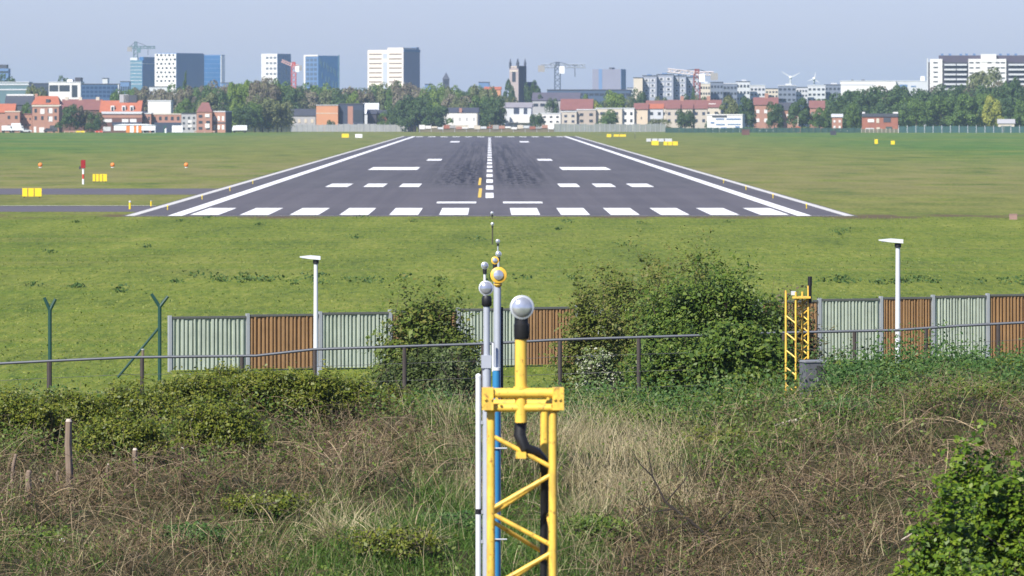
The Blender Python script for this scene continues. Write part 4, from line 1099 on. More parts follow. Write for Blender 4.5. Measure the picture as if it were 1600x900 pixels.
for i, px in enumerate(cuts):
    a = Lf * (px - FX0) / (FX1 - FX0)
    hh = 1.53 + .40 * a / Lf
    MB().box(a - .042, a + .042, -.08, .05, -.2, hh + .03).build("post", steel, fence)
    if i == len(cuts) - 1: break
    b2 = Lf * (cuts[i + 1] - FX0) / (FX1 - FX0)
    g = i % 2 == 0
    MB().box(a + .06, b2 - .06, .0, .03, .06, hh - .06).build("backing_sheet", pf_back if g else pf_rust2, fence)
    mb = MB(); n = 17; st = (b2 - a - .14) / n
    for k in range(n):
        xx = a + .07 + st * k; wq = st * (.34 + .26 * ((k * 7 + i * 3) % 5) / 5)
        zz = hh - .07 - .05 * random.random() ** 3; mb.prism([(xx, .05), (xx + wq, .05), (xx + wq + random.uniform(-.008, .008), zz), (xx + random.uniform(-.008, .008), zz)], -.045 + random.uniform(-.012, .004), -.004)
    p = mb.build("slats", pf_green if g else pf_rust, fence)
    p["label"] = "pale green slats" if g else "rust brown slats"
    MB().box(a + .06, b2 - .06, -.06, .05, hh - .058, hh).build("top_rail", M("dark_rail", (.10, .105, .10), .6, .2, 2), fence)

# ------------------------------------------------------------------ street lamps
lampmetal = M("lamp_white_grey", (.62, .65, .66), .4, .08, 2.0)
def street_lamp(label, px, yt, D, r, hw):
    t = thing("street_lamp", label, "street lamp", (X(px, D), D, 0))
    zt = Z(yt, D)
    MB().path([(0, 0, -.3), (0, 0, 1.2), (0, 0, zt - .12)], [r * 1.15, r * 1.1, r * .85], 14).build("pole", lampmetal, t, True)
    MB().path([(0, 0, zt - .12), (0, 0, zt - .03)], r * 1.25, 14).build("collar", blackpaint, t, True)
    L = Wd(hw, D)
    MB().prism([(.11, zt - .03), (.11, zt + .055), (-L * .35, zt + .075), (-L, zt + .05), (-L, zt + .028), (-L * .45, zt - .005)], -.11, .11).build("lamp_head", lampmetal, t)
    MB().box(-L * .85, -L * .4, -.08, .08, zt - .003, zt + .012).build("led_panel", M("led_panel", (.7, .7, .68), .3, .05, 5), t)
    MB().box(r * .9, r * 1.35, -.05, .05, .9, 1.25).build("service_door", steel, t)
street_lamp("slim pale street lamp with a flat head, left of the masts, before the fence", 493.5, 404, 160, .055, 25)
street_lamp("taller pale street lamp with a flat head, right of the yellow obstacle mast", 1403, 378, 150, .058, 30)

# ------------------------------------------------------------------ dark green Y posts of the security fence
def y_post(label, px, yj, yt, D, arms, brace=None):
    t = thing("fence_post", label, "post", (X(px, D), D, 0))
    zj = Z(yj, D)
    MB().path([(0, 0, -.3), (0, 0, zj)], .048, 10).build("post", greenpaint, t, True)
    for ax, ay in arms:
        MB().path([(0, 0, zj - .01), (Wd(ax, D), 0, Z(ay, D))], [.045, .038], 8).build("arm", greenpaint, t)
    if brace:
        MB().path([(-.03, 0, Z(brace[0], D)), (Wd(brace[1], D), .2, Z(brace[2], D))], .032, 8).build("brace", greenpaint, t)
y_post("dark green post with a Y top, standing alone near the frame edge", 78, 484, 465, 172, ((-9, 465), (9, 467)))
y_post("dark green post with a Y top and a slanted brace, next to the fence end", 249.5, 479, 460, 174, ((-13, 459), (13, 463)), (513, -66, 590))
t = thing("short_post", "thin grey post leaning near the slanted brace", "post", (X(222, 170), 170, 0)); MB().path([(0, 0, -.2), (0.02, 0, Z(547, 170))], .035, 8).build("post", M("weathered_wood", (.15, .12, .09), .9, .3, 4), t); MB().path([(0.02, 0, Z(547, 170)), (0.02, 0, Z(545, 170))], .042, 8).build("cap", steel, t)

# ------------------------------------------------------------------ tubular rail fence on the crest
railpts = [(-40, 569), (0, 568), (80, 564), (200, 558.5), (400, 556), (490, 546), (640, 541), (760, 537), (870, 531), (1000, 527), (1095, 524), (1220, 520), (1400, 516), (1500, 509), (1640, 502)]
DRL = 121.0
railfence = thing("rail_fence", "grey tube rail on thin posts running along the top of the bank", "fence", (0, DRL, 0))
rail = M("rail_grey", (.13, .14, .155), .45, .25, 2.0, metal=.4)
darkpost = M("rusty_dark_post", (.055, .045, .04), .85, .35, 5)
MB().path([(X(p, DRL), 0, Z(q, DRL)) for p, q in railpts], .025, 10).build("top_rail", rail, railfence, True)
def railz(px): return Z(np.interp(px, [p for p, q in railpts], [q for p, q in railpts]), DRL)
for px in (77, 222, 378, 492, 632, 755, 875, 998, 1110, 1225, 1335, 1447, 1560):
    xx = X(px, DRL); g = h1(xx, DRL)
    o = MB().path([(xx, .0, g - .3), (xx, 0, railz(px) - .02)], .045 if px == 77 else .036, 8).build("post", darkpost, railfence, True)
wire = M("wire", (.10, .10, .10), .6, .2, 5)
for dz in (.3, .6, .88): MB().path([(X(p, DRL), 0, Z(q, DRL) - dz) for p, q in railpts], .0035, 4).build("tension_wire", wire, railfence)

# ------------------------------------------------------------------ approach lights
yel = M("mast_yellow", (.82, .52, .075), .5, .18, 5.0)
_nt = yel.node_tree; _b = _nt.nodes["Principled BSDF"]
_src = _b.inputs["Base Color"].links[0].from_socket; _co = objco(_nt)
_g = smooth(_nt, noise(_nt, scaled(_nt, _co, (9, 9, 2.2)), 1.0, 6, .7), .46, .64)
_c = mix(_nt, _src, (.30, .19, .05), math_n(_nt, 'MULTIPLY', _g, .55))
_ch = smooth(_nt, noise(_nt, _co, 22, 4, .6), .60, .66)
_c = mix(_nt, _c, (.16, .07, .03), math_n(_nt, 'MULTIPLY', _ch, .7))
_nt.links.new(_c, _b.inputs["Base Color"])
blk = M("black_collar", (.010, .010, .012), .5, .3, 6)
silver = M("mast_silver", (.46, .49, .54), .4, .15, 3.0, metal=.3)
whitem = M("mast_white", (.66, .68, .69), .45, .08, 3.0)
bluem = M("mast_blue", (.03, .20, .40), .45, .15, 3.0)
brass = M("lamp_yellow_ring", (.72, .42, .05), .4, .1, 5)
lens = bpy.data.materials.new("lamp_lens")
ns, ls, b = nodes_of(lens); nt = lens.node_tree
vv = ns.new("ShaderNodeTexVoronoi"); vv.inputs["Scale"].default_value = 14; ls.new(objco(nt), vv.inputs["Vector"])
ls.new(ramp(nt, vv.outputs["Distance"], [(.1, (.48, .49, .51)), (.5, (.38, .40, .43)), (.9, (.28, .30, .33))]), b.inputs["Base Color"])
b.inputs["Roughness"].default_value = .16; b.inputs["Metallic"].default_value = .55; b.inputs["Coat Weight"].default_value = 1.0; b.inputs["Coat Roughness"].default_value = .05

def lamp_head(root, c, r, ring=None, collar=.1, tilt=6):
    """round reflector lamp facing the viewer: housing, rim, domed lens, black collar under it"""
    ax = Vector((0, -math.cos(rad(tilt)), math.sin(rad(tilt))))
    c = Vector(c)
    hs = MB().lathe(c - ax * r * 1.1, ax, [(0, r * .25), (r * .3, r * .7), (r * .75, r * .95), (r * 1.1, r)], 24).build("lamp_housing", ring or silver, root, True)
    MB().lathe(c - ax * .001, ax, [(0, r * 1.06), (r * .14, r * 1.08), (r * .2, r * 1.0)], 24).build("rim", ring or silver, hs, True)
    MB().lathe(c + ax * r * .1, ax, [(0, r * (.72 if ring else .96)), (r * .16, r * (.70 if ring else .88)), (r * .30, r * .62), (r * .40, r * .3), (r * .42, .001)], 24).build("lens", lens, hs, True)

# front mast: yellow triangular lattice, 60 m out
DA = 60.0
gz = h1(X(815, DA), DA)
mast = thing("approach_light_mast", "big yellow lattice mast in the foreground carrying a round lamp", "approach light", (X(815, DA), DA, gz))
def L3(px, py, dy=0.0): return Vector((X(px, DA) - X(815, DA), dy, Z(py, DA) - gz))
fl, fr_ = X(767, DA) - X(815, DA), X(864, DA) - X(815, DA)
rl = (fl + fr_) / 2 + .20
zt = Z(634, DA) - gz
legs = [Vector((fl, 0, 0)), Vector((fr_, 0, 0)), Vector((rl, .44, 0))]
for q in legs: MB().path([q + Vector((0, 0, -.2)), q + Vector((0, 0, zt))], .037, 12).build("leg", yel, mast, True)
step = Wd(122, DA); zb = Z(680, DA) - gz
k = 0
while zb - step * k > .1:
    z_ = zb - step * k
    for (a, c2, ph) in ((0, 1, 0.0), (1, 2, .35), (2, 0, .6)):
        p0 = legs[a] + Vector((0, 0, z_ - step * ph)); p1 = legs[c2] + Vector((0, 0, z_ - step * (ph + .42))); p2 = legs[a] + Vector((0, 0, z_ - step * (ph + .95)))
        if p2.z > 0:
            MB().path([p0, p1], .020, 8).build("diagonal", yel, mast, True)
            MB().path([p1 + Vector((0, .0, -.05)), p2], .020, 8).build("diagonal", yel, mast, True)
    k += 1
y1_, y2_ = -.09, .50
MB().path([L3(754, 614, -.05), L3(878, 614, -.05)], .045, 14).build("crossbar", yel, mast, True)
MB().path([L3(757, 637, -.03), L3(874, 637, -.03)], .036, 14).build("crossbar", yel, mast, True)
MB().path([L3(756, 634, .40), L3(874, 634, .40)], .038, 12).build("crossbar", yel, mast, True)
for px in (762, 872):
    MB().box(L3(px, 0).x - .05, L3(px, 0).x + .05, -.112, .06, Z(640, DA) - gz, Z(606, DA) - gz + .004).build("end_bracket", yel, mast)
for px in (758, 768, 776, 856, 866, 874):
    MB().lathe(L3(px, 622, -.112), (0, -1, 0), [(0, .014), (.018, .014)], 6).build("bolt", yel, mast)
MB().path([L3(814, 660, -.02), L3(814, 528, -.02)], .052, 16).build("lamp_tube", yel, mast, True)
MB().path([L3(814, 608, -.02), L3(814, 604, -.02)], .066, 16).build("clamp", yel, mast, True)
MB().lathe(L3(815, 530, -.02), (0, 0, 1), [(0, .060), (.02, .068), (.13, .070), (.135, .062), (.19, .060)], 18).build("collar", blk, mast, True)
lamp_head(mast, L3(815.5, 480, -.06), .098)
cab = MB().path([L3(814, 655, .05), L3(812, 680, .02), L3(820, 700, .0), L3(838, 708, .06), L3(850, 722, .12), L3(852, 760, .22), L3(850, 830, .28), L3(849, 1000, .28)], [.055, .056, .052, .050, .046, .04, .034, .03], 10).build("cable", blk, mast, True)
MB().box(L3(806, 0).x, L3(822, 0).x, -.06, .03, L3(0, 716).z, L3(0, 706).z).build("cable_clip", yel, mast)

# second mast: silver tube with a white conduit
DB2 = 82.0
gz = h1(X(761, DB2), DB2)
m2 = thing("approach_light_mast", "silver tube mast with white conduit, close beside the yellow lattice", "approach light", (X(760.5, DB2), DB2, gz))
def L2(px, py, dy=0): return Vector((X(px, DB2) - X(760.5, DB2), dy, Z(py, DB2) - gz))
MB().path([Vector((0, 0, -.2)), L2(760.5, 572)], .052, 14).build("lower_tube", silver, m2, True)
MB().path([L2(760.5, 576), L2(760.5, 478)], .038, 14).build("upper_tube", silver, m2, True)
MB().box(-.065, .055, -.06, .06, L2(0, 575).z, L2(0, 555).z).build("joint_box", silver, m2)
MB().path([L2(747.5, 900 + 300, -.02), L2(747.5, 590, -.02)], .033, 12).build("conduit", whitem, m2, True)
MB().lathe(L2(747.5, 590, -.02), (0, 0, 1), [(0, .036), (.03, .036), (.05, .01)], 10).build("conduit_cap", whitem, m2)
for py in (660, 800, 846): MB().box(L2(743, 0).x, L2(768, 0).x, -.035, .0, L2(0, py).z - .02, L2(0, py).z + .02).build("bracket", steel, m2)
MB().path([L2(747.5, 803, -.02), L2(747.5, 795, -.02)], .037, 12).build("sleeve", blk, m2, True)
MB().lathe(L2(760.5, 479), (0, 0, 1), [(0, .045), (.02, .062), (.10, .062), (.13, .05)], 14).build("collar", blk, m2, True)
lamp_head(m2, L2(759.5, 450, -.03), .082)

# third mast: blue lower tube, silver upper tube, yellow ringed lamp
DC3 = 88.0
gz = h1(X(777, DC3), DC3)
m3 = thing("approach_light_mast", "mast with a bright blue lower tube and a yellow ringed lamp", "approach light", (X(777, DC3), DC3, gz))
def L4(px, py, dy=0): return Vector((X(px, DC3) - X(777, DC3), dy, Z(py, DC3) - gz))
MB().path([Vector((-.015, -.04, -.2)), L4(775.5, 577, -.04)], .050, 14).build("lower_tube", bluem, m3, True)
MB().path([L4(775.5, 578.5, -.04), L4(775.5, 574, -.04)], .055, 14).build("tube_cap", whitem, m3, True)
MB().path([Vector((0, .06, -.2)), L4(777.5, 448, .06)], .045, 14).build("upper_tube", silver, m3, True)
MB().path([L4(770.5, 580, -.05), L4(770.5, 536, -.05)], .016, 8).build("conduit", whitem, m3, True)
MB().path([L4(784, 640, .09), L4(784, 480, .09)], .02, 8).build("cable", blk, m3, True)
MB().lathe(L4(778, 449, .04), (0, 0, 1), [(0, .03), (.03, .055), (.06, .05)], 12).build("collar", brass, m3, True)
lamp_head(m3, L4(779, 430, .0), .098, brass)
for py in (700, 790, 842): MB().path([L4(770, py, -.1), L4(792, py, -.1)], .012, 6).build("clamp", steel, m3)

def small_mast(label, px, yl, D, r, ring=None, tube=silver, collar=True, off=0):
    g = h1(X(px, D), D) if D < 190 else 0
    t = thing("approach_light_mast", label, "approach light", (X(px, D), D, g))
    z_ = Z(yl, D) - g
    MB().path([(0, 0.03, -.1), (0, .03, z_ - r * 2.4)], r * .40, 10).build("pole", tube, t, True)
    if collar: MB().path([(0, .03, z_ - r * 2.4), (0, .03, z_ - r * .8)], r * .62, 10).build("collar", blk, t, True)
    lamp_head(t, (0, 0, z_), r, ring)
small_mast("white lamp on a short black collar, behind the silver tube mast", 757.5, 415, 150, .075, tube=whitem)
small_mast("small yellow ringed lamp just above the big yellow ringed lamp", 773.5, 407, 158, .085, brass)
small_mast("small clear lamp beside and behind the small yellow ringed lamp", 779, 397, 182, .075)
small_mast("little clear lamp on a thin pole above the yellow ringed pair", 778, 377, 262, .075)
small_mast("tiny lamp on a thin dark pole on the grass before the runway", 769.5, 350, 372, .085, tube=darkpost)
small_mast("tiny lamp right at the runway edge, last of the row", 769, 333, 462, .10, tube=darkpost)

# yellow obstacle mast on the right with the grey cabinet
DO = 114.0
gz = h1(X(1248, DO), DO)
om = thing("obstacle_mast", "yellow lattice mast with a black topped pole above the grey cabinet", "mast", (X(1248, DO), DO, gz))
def LO(px, py, dy=0): return Vector((X(px, DO) - X(1248, DO), dy, Z(py, DO) - gz))
MB().path([Vector((LO(1228, 0).x, 0, -.3)), LO(1228, 454)], .019, 10).build("leg", yel, om, True)
for px, dy in ((1243, -.1), (1254, .1), (1263, 0)):
    MB().path([Vector((LO(px, 0).x, dy, -.2)), LO(px, 456 if px != 1263 else 446, dy)], .017, 10).build("leg", yel, om, True)
yy = 462
k = 0
while yy < 600:
    a, c2 = ((1243, -.1), (1254, .1)) if k % 2 else ((1254, .1), (1243, -.1))
    MB().path([LO(a[0], yy, a[1]), LO(c2[0], yy + 9, c2[1])], .012, 6).build("diagonal", yel, om)
    a, c2 = ((1254, .1), (1263, 0)) if k % 2 else ((1263, 0), (1254, .1))
    MB().path([LO(a[0], yy + 4, a[1]), LO(c2[0], yy + 12, c2[1])], .012, 6).build("diagonal", yel, om)
    if k % 3 == 1: MB().path([LO(1228, yy + 22), LO(1243, yy + 34, -.1)], .013, 6).build("diagonal", yel, om)
    yy += 9; k += 1
MB().box(LO(1238, 0).x, LO(1266, 0).x, -.14, .14, LO(0, 466).z, LO(0, 463).z).build("platform", yel, om)
MB().box(LO(1236, 0).x, LO(1243, 0).x, -.05, .05, LO(0, 461).z, LO(0, 455).z).build("side_lamp", palegrey, om)
MB().path([LO(1265.5, 474), LO(1265.5, 446)], .030, 10).build("black_pole", blk, om, True)
MB().path([LO(1265.5, 446.5), LO(1265.5, 432)], .036, 10).build("black_top", blk, om, True)
DK = 112.5
gz = h1(X(1270, DK), DK)
cb = thing("equipment_cabinet", "weathered grey equipment cabinet at the foot of the yellow obstacle mast", "cabinet", (X(1269, DK), DK, gz), rad(18))
cgrey = M("cabinet_grey", (.105, .11, .12), .6, .25, 4)
zc = Z(566, DK) - gz
MB().box(-.165, .165, -.15, .15, -.3, zc).build("body", cgrey, cb)
MB().box(-.18, .18, -.165, .165, zc + .003, zc + .035).build("lid", M("cabinet_lid", (.24, .25, .27), .5, .2, 4), cb)
MB().box(.02, .15, -.16, -.153, .02, zc - .05).build("door", M("cabinet_door_dark", (.05, .05, .05), .6, .3, 5), cb)
MB().box(.03, .045, -.17, -.162, zc * .5, zc * .5 + .08).build("handle", steel, cb)

# ------------------------------------------------------------------ timber on the bank
wood = M("grey_timber", (.20, .15, .11), .9, .35, 5)
palewood = M("pale_timber", (.46, .40, .33), .9, .25, 6)
def bank_D(py, px):
    """distance at which the bank's surface shows at this picture row"""
    Ds = np.arange(80, 112, .1)
    x = (px - VX) * Ds / F
    rows = HY + (H - ground_h(x, Ds)) * F / Ds
    i = int(np.argmin(np.abs(rows - py)))
    return float(Ds[i])
def stump(name, label, px, yt, yb, w, top=None, lean=0.0):
    D = bank_D(yb, px); x = X(px, D); g = h1(x, D)
    t = thing(name, label, "post", (x, D, g))
    hh = Wd(yb - yt, D); r = Wd(w, D) / 2
    MB().path([(0, 0, -.3), (.01, 0, hh * .3), (lean * .6 - .01, 0, hh * .7), (lean, 0, hh)], [r * 1.05, r, r * .96, r * .85], 9).build("trunk", wood, t, True)
    MB().path([(lean, 0, hh), (lean, 0, hh + r * .7)], [r * .9, r * .6], 9).build("cut_top", top or palewood, t, True)
stump("wooden_post", "tall weathered wooden post standing alone in the dry brambles", 107.5, 659, 775, 12)
stump("broken_stump", "short broken stump right of the tall wooden post", 211, 704, 745, 9)
stump("broken_stump", "thin pale stick stump between the tall post and the short broken stump", 167, 725, 752, 5, lean=.02)
stump("broken_stump", "leaning dead stem nearest the frame edge, left of the tall post", 18, 712, 765, 6, lean=.06, top=wood)
stump("broken_stump", "dark knotty stub in the brambles just left of the tall post", 45, 738, 782, 10, top=wood)
stump("broken_stump", "thin split stub touching the foot of the tall post", 90, 738, 775, 6, top=wood)
def log(label, pa, pb, r, mat=palewood):
    D = bank_D(max(pa[1], pb[1]) + 12, pa[0]); g = h1(X(pa[0], D), D)
    t = thing("fallen_log", label, "log", (X(pa[0], D), D, 0))
    p0 = Vector((0, 0, Z(pa[1], D))); p1 = Vector((X(pb[0], D) - X(pa[0], D), -.1, Z(pb[1], D)))
    MB().path([p0, p0.lerp(p1, .5) + Vector((0, 0, .012)), p1], [r * .8, r, r * .7], 8).build("trunk", mat, t, True)
    MB().path([p0.lerp(p1, .6), p0.lerp(p1, .66) + Vector((.05, 0, -.14))], [r * .5, r * .2], 6).build("branch", mat, t, True)
log("pale fallen branch lying on the bank below the grey cabinet", (1211, 666), (1253, 654), .028)
log("thin pale stick lying on the bank right of the yellow lattice", (897, 652), (948, 649), .014)
log("short slanting stick near the leafy bush at the frame edge", (1408, 844), (1446, 824), .014)
log("small pale stick above the fallen branch", (1304, 612), (1316, 618), .02)
for px, py, w, lab in ((287, 702, 8, "small scrap of white litter above the brambles"), (96, 847, 15, "white scrap of paper lying low in the brambles near the frame corner"), (213, 701, 0, None)):
    if not lab: continue
    D = bank_D(py + 18, px); q = Wd(w, D) / 2
    t = MB().poly([(-q, -q * .5, 0), (q * .9, -q * .7, .01), (q, q * .6, .03), (-q * .7, q * .8, .045), (-q, -q * .5, .012), (q * .9, -q * .7, .022), (q, q * .6, .042), (-q * .7, q * .8, .057)],
                  [(0, 3, 2, 1), (4, 5, 6, 7), (0, 1, 5, 4), (1, 2, 6, 5), (2, 3, 7, 6), (3, 0, 4, 7)]).build("litter_scrap", whitepaint, None)
    t.location = (X(px, D), D, Z(py, D)); tag(t, lab, "litter")


# ------------------------------------------------------------------ vegetation on the bank
def unit(v): return v / (np.linalg.norm(v, axis=1)[:, None] + 1e-9)

def ribbons(P, T, Ln, w, bend, nseg, r):
    n = len(P)
    t = np.linspace(0, 1, nseg + 1)
    side = r.normal(size=(n, 3)); side[:, 2] *= .3
    side -= T * (side * T).sum(1)[:, None]; side = unit(side)
    pts = P[:, None, :] + T[:, None, :] * (Ln[:, None] * t)[:, :, None] + bend[:, None, :] * (Ln[:, None] * t ** 2)[:, :, None]
    ww = (w[:, None] * (1 - .75 * t))[:, :, None] * .5
    V = np.stack([pts - side[:, None, :] * ww, pts + side[:, None, :] * ww], 2).reshape(-1, 3)
    base = (np.arange(n) * (nseg + 1) * 2)[:, None] + (np.arange(nseg) * 2)[None, :]
    Qd = np.stack([base, base + 1, base + 3, base + 2], -1).reshape(-1, 4)
    return V, Qd

def merged(name, arrs, mat):
    V = []; Qs = []; o = 0
    for v, q in arrs:
        V.append(v); Qs.append(q + o); o += len(v)
    return link(name, np_mesh(name, np.concatenate(V), np.concatenate(Qs)), mat)

def rows_of(x, D, dz=0.0): return VX + x * F / D, HY + (H - ground_h(x, D) - dz) * F / D

def candidates(n, r, y0=82, y1=113, pad=1.15):
    y = r.uniform(y0, y1, n)
    half = 800 * y / F * pad
    x = r.uniform(-1, 1, n) * half + 35 * y / F
    return x, y

# zones: (px, row, radius x, radius row) in which each kind of growth is thick
ZONES = {
    "grass": [(590, 850, 190, 80, 1.9), (690, 780, 90, 100, 1.3), (900, 820, 70, 100, 1.1), (60, 830, 110, 60, .7), (820, 860, 90, 60, 1.0), (700, 660, 60, 60, .6), (1130, 690, 120, 45, .7), (1330, 640, 200, 40, .7), (950, 640, 60, 30, .5), (370, 800, 90, 50, .6), (40, 690, 60, 40, .3)],
    "straw": [(520, 790, 60, 50, .9), (640, 800, 80, 70, .7), (940, 730, 90, 75, 1.5), (1040, 740, 90, 50, .8), (720, 720, 50, 90, .9), (900, 860, 60, 80, .6), (400, 860, 110, 50, .45), (1000, 655, 120, 30, .6), (690, 650, 40, 50, .4)],
    "bramble": [(250, 770, 330, 110, 1.5), (600, 680, 150, 60, 1.4), (640, 735, 90, 30, 1.2), (1250, 800, 300, 120, 1.6), (1480, 660, 170, 60, 1.4), (1200, 640, 120, 30, .5), (30, 760, 140, 120, 1.2), (1000, 850, 120, 80, .9), (350, 880, 150, 50, .9)],
    "leafy": [(330, 670, 150, 35, 1.3), (420, 690, 120, 40, .5), (110, 690, 160, 30, 1.0), (660, 640, 80, 40, .9), (80, 700, 140, 40, .7), (1300, 650, 180, 45, .8), (960, 625, 130, 35, 1.8), (1040, 630, 110, 35, 1.3), (1150, 720, 90, 40, .6), (60, 850, 80, 40, .5), (600, 870, 150, 50, .6), (1520, 620, 120, 40, .6), (320, 820, 110, 60, .4), (1050, 800, 200, 80, .25)],
}
def weight(kind, px, py):
    w = np.zeros_like(px)
    for cx, cy, rx, ry, a in ZONES[kind]: w += a * np.exp(-(((px - cx) / rx) ** 2 + ((py - cy) / ry) ** 2))
    return w

def pick(kind, n, r, floor=.05, gain=1.0, **k):
    x, y = candidates(n, r, **k)
    px, py = rows_of(x, y, .2)
    blot = .55 + .75 * (np.sin(x * 2.3 + y * 1.1) * np.sin(x * .9 - y * 1.7 + 1) + .2 * np.sin(x * 5.1 + y * 3.7))
    tot = sum((weight(k_, px, py) + .12) ** 2.2 for k_ in ZONES)
    share = (weight(kind, px, py) + .12) ** 2.2 / tot
    keep = r.random(n) < np.clip((share * 1.5 * gain + floor * .4) * np.clip(blot, .25, 1.3), 0, 1)
    x = x[keep]; y = y[keep]
    return np.stack([x, y, ground_h(x, y)], 1)

brown_stem = leafmat("bramble_stem_brown", [(.042, .027, .015), (.110, .074, .038), (.190, .136, .070), (.10, .072, .050), (.38, .29, .18)], 0, .8)
brown_leaf = leafmat("dead_leaf_brown", [(.055, .037, .020), (.110, .074, .036), (.165, .120, .056), (.070, .095, .020)], .15, .8)
straw_m = leafmat("straw_blade", [(.26, .215, .11), (.42, .35, .19), (.56, .48, .30), (.18, .17, .07)], .2, .7)
grass_m = leafmat("green_blade", [(.034, .090, .010), (.062, .142, .016), (.100, .185, .026), (.15, .20, .050)], .3, .55)
leafy_m = leafmat("leafy_green", [(.045, .092, .012), (.080, .140, .016), (.120, .180, .024), (.16, .19, .04)], .3, .5)

r = np.random.default_rng(5)
# dry brambles: arching tangled canes and finer twigs
P = pick("bramble", 90000, r, .05, .85); n = len(P)
T = unit(np.stack([r.normal(0, .75, n), r.normal(0, .6, n), r.uniform(.25, 1.1, n)], 1))
Ln = r.uniform(.25, .95, n) * r.uniform(.5, 1.0, n) * (.85 + .55 * np.sin(P[:, 0] * 1.5 + 1) * np.sin(P[:, 1] * 1.1))
bend = np.stack([r.normal(0, .35, n), r.normal(0, .35, n), -r.uniform(.1, .75, n)], 1)
A = ribbons(P, T, Ln, r.uniform(.005, .013, n), bend, 5, r)
P2 = pick("bramble", 70000, r, .04); n = len(P2); P2[:, 2] += r.uniform(.02, .45, n)
T = unit(r.normal(size=(n, 3)) * np.array([1, .8, .7]))
B = ribbons(P2, T, r.uniform(.12, .45, n), r.uniform(.003, .008, n), np.stack([r.normal(0, .3, n), r.normal(0, .3, n), -r.uniform(-.1, .4, n)], 1), 3, r)
P3 = pick("bramble", 16000, r, .12); n = len(P3)
T = unit(np.stack([r.normal(0, .7, n), r.normal(0, .5, n), r.uniform(.35, 1.2, n)], 1))
B3 = ribbons(P3, T, r.uniform(.6, 1.5, n), r.uniform(.009, .018, n), np.stack([r.normal(0, .35, n), r.normal(0, .3, n), -r.uniform(.3, .9, n)], 1), 7, r)
stuff(merged("dry_brambles", [A, B, B3], brown_stem), "tangle of dry brown bramble canes covering the bank", "brambles")
P = pick("bramble", 75000, r, .03); n = len(P); P[:, 2] += r.uniform(.0, .40, n) ** 1.3
stuff(merged("dead_leaves", [leaf_arrays(P, r.uniform(.015, .05, n), r.normal(size=(n, 3)) + np.array([0, -.2, .6]), .6, r)], brown_leaf), "withered brown leaves caught among the bramble canes", "dead leaves")
# straw
P = pick("straw", 115000, r, .16, .95); n = len(P)
lean = np.stack([.12 * np.sin(P[:, 0] * 1.7) + r.normal(0, .20, n), r.normal(0, .2, n), np.ones(n)], 1)
S = ribbons(P, unit(lean), r.uniform(.25, .85, n), r.uniform(.004, .010, n), np.stack([r.normal(0, .3, n), r.normal(0, .25, n), -r.uniform(0, .35, n)], 1), 4, r)
# splayed tussocks of dead reed
TS = []
for px, py, hgt, nb in ((520, 850, .80, 240), (553, 840, .62, 160), (595, 850, .6, 140), (470, 872, .5, 100), (420, 890, .5, 160), (660, 860, .55, 120), (890, 820, .8, 200), (915, 760, .7, 160), (965, 770, .6, 160), (1040, 770, .5, 130), (735, 770, .7, 140), (640, 875, .5, 100), (1075, 790, .5, 90)):
    D = bank_D(py, px); x = X(px, D)
    Pn = np.stack([x + r.normal(0, .09, nb), D + r.normal(0, .1, nb), np.full(nb, h1(x, D))], 1)
    Tn = unit(np.stack([r.normal(0, .55, nb), r.normal(0, .4, nb), r.uniform(.6, 1.2, nb)], 1))
    TS.append(ribbons(Pn, Tn, hgt * r.uniform(.5, 1.1, nb), r.uniform(.007, .014, nb), np.stack([r.normal(0, .25, nb), r.normal(0, .25, nb), -r.uniform(.1, .6, nb)], 1), 5, r))
stuff(merged("dry_grass", [S] + TS, straw_m), "pale dead grass blades and splayed tussocks on the bank", "dry grass")
# green grass
P = pick("grass", 330000, r, .14, 1.25, y1=119); n = len(P)
Gr = ribbons(P, unit(np.stack([r.normal(0, .38, n), r.normal(0, .3, n), np.ones(n)], 1)), r.uniform(.14, .46, n), r.uniform(.007, .017, n), np.stack([r.normal(0, .45, n), r.normal(0, .4, n), -r.uniform(.05, .6, n)], 1), 4, r)
stuff(merged("green_grass", [Gr], grass_m), "long green grass growing between the brambles", "grass")
# leafy undergrowth
P = pick("leafy", 36000, r, .16, .95, y1=119); n = len(P)
m = 9
C = np.repeat(P, m, 0) + np.stack([r.normal(0, .10, n * m), r.normal(0, .1, n * m), r.uniform(.05, .42, n * m)], 1)
stuff(merged("undergrowth", [leaf_arrays(C, r.uniform(.03, .075, n * m), r.normal(size=(n * m, 3)) * .6 + np.array([-.1, -.3, .8]), .62, r)], leafy_m), "low leafy green weeds and young bramble shoots", "undergrowth")
# nettles and grass on the top of the bank, both sides of the rail
P_ = []
x, y = candidates(26000, r, 108, 126)
z = ground_h(x, y); px, py = rows_of(x, y)
k = r.random(len(x)) < np.clip(.28 + .5 * (px > 1270) + .4 * ((px > 640) & (px < 1100)), 0, 1) * (y > 110)
P = np.stack([x, y, z], 1)[k]; n = len(P); m = 7
hh = np.repeat(np.where(P[:, 0] > 5, .85, np.where(P[:, 0] > 1, .62, .48)) * r.uniform(.5, 1.15, n), m)
C = np.repeat(P, m, 0) + np.stack([r.normal(0, .07, n * m), r.normal(0, .07, n * m), hh * r.uniform(.15, 1, n * m)], 1)
NT = leaf_arrays(C, r.uniform(.035, .085, n * m), r.normal(size=(n * m, 3)) * .6 + np.array([-.1, -.3, .8]), .55, r)
stuff(merged("nettles", [NT], leafmat("nettle_green", [(.030, .085, .018), (.055, .125, .024), (.085, .165, .035), (.12, .18, .06)], .3, .5)), "fresh green nettles along the top of the bank", "nettles")

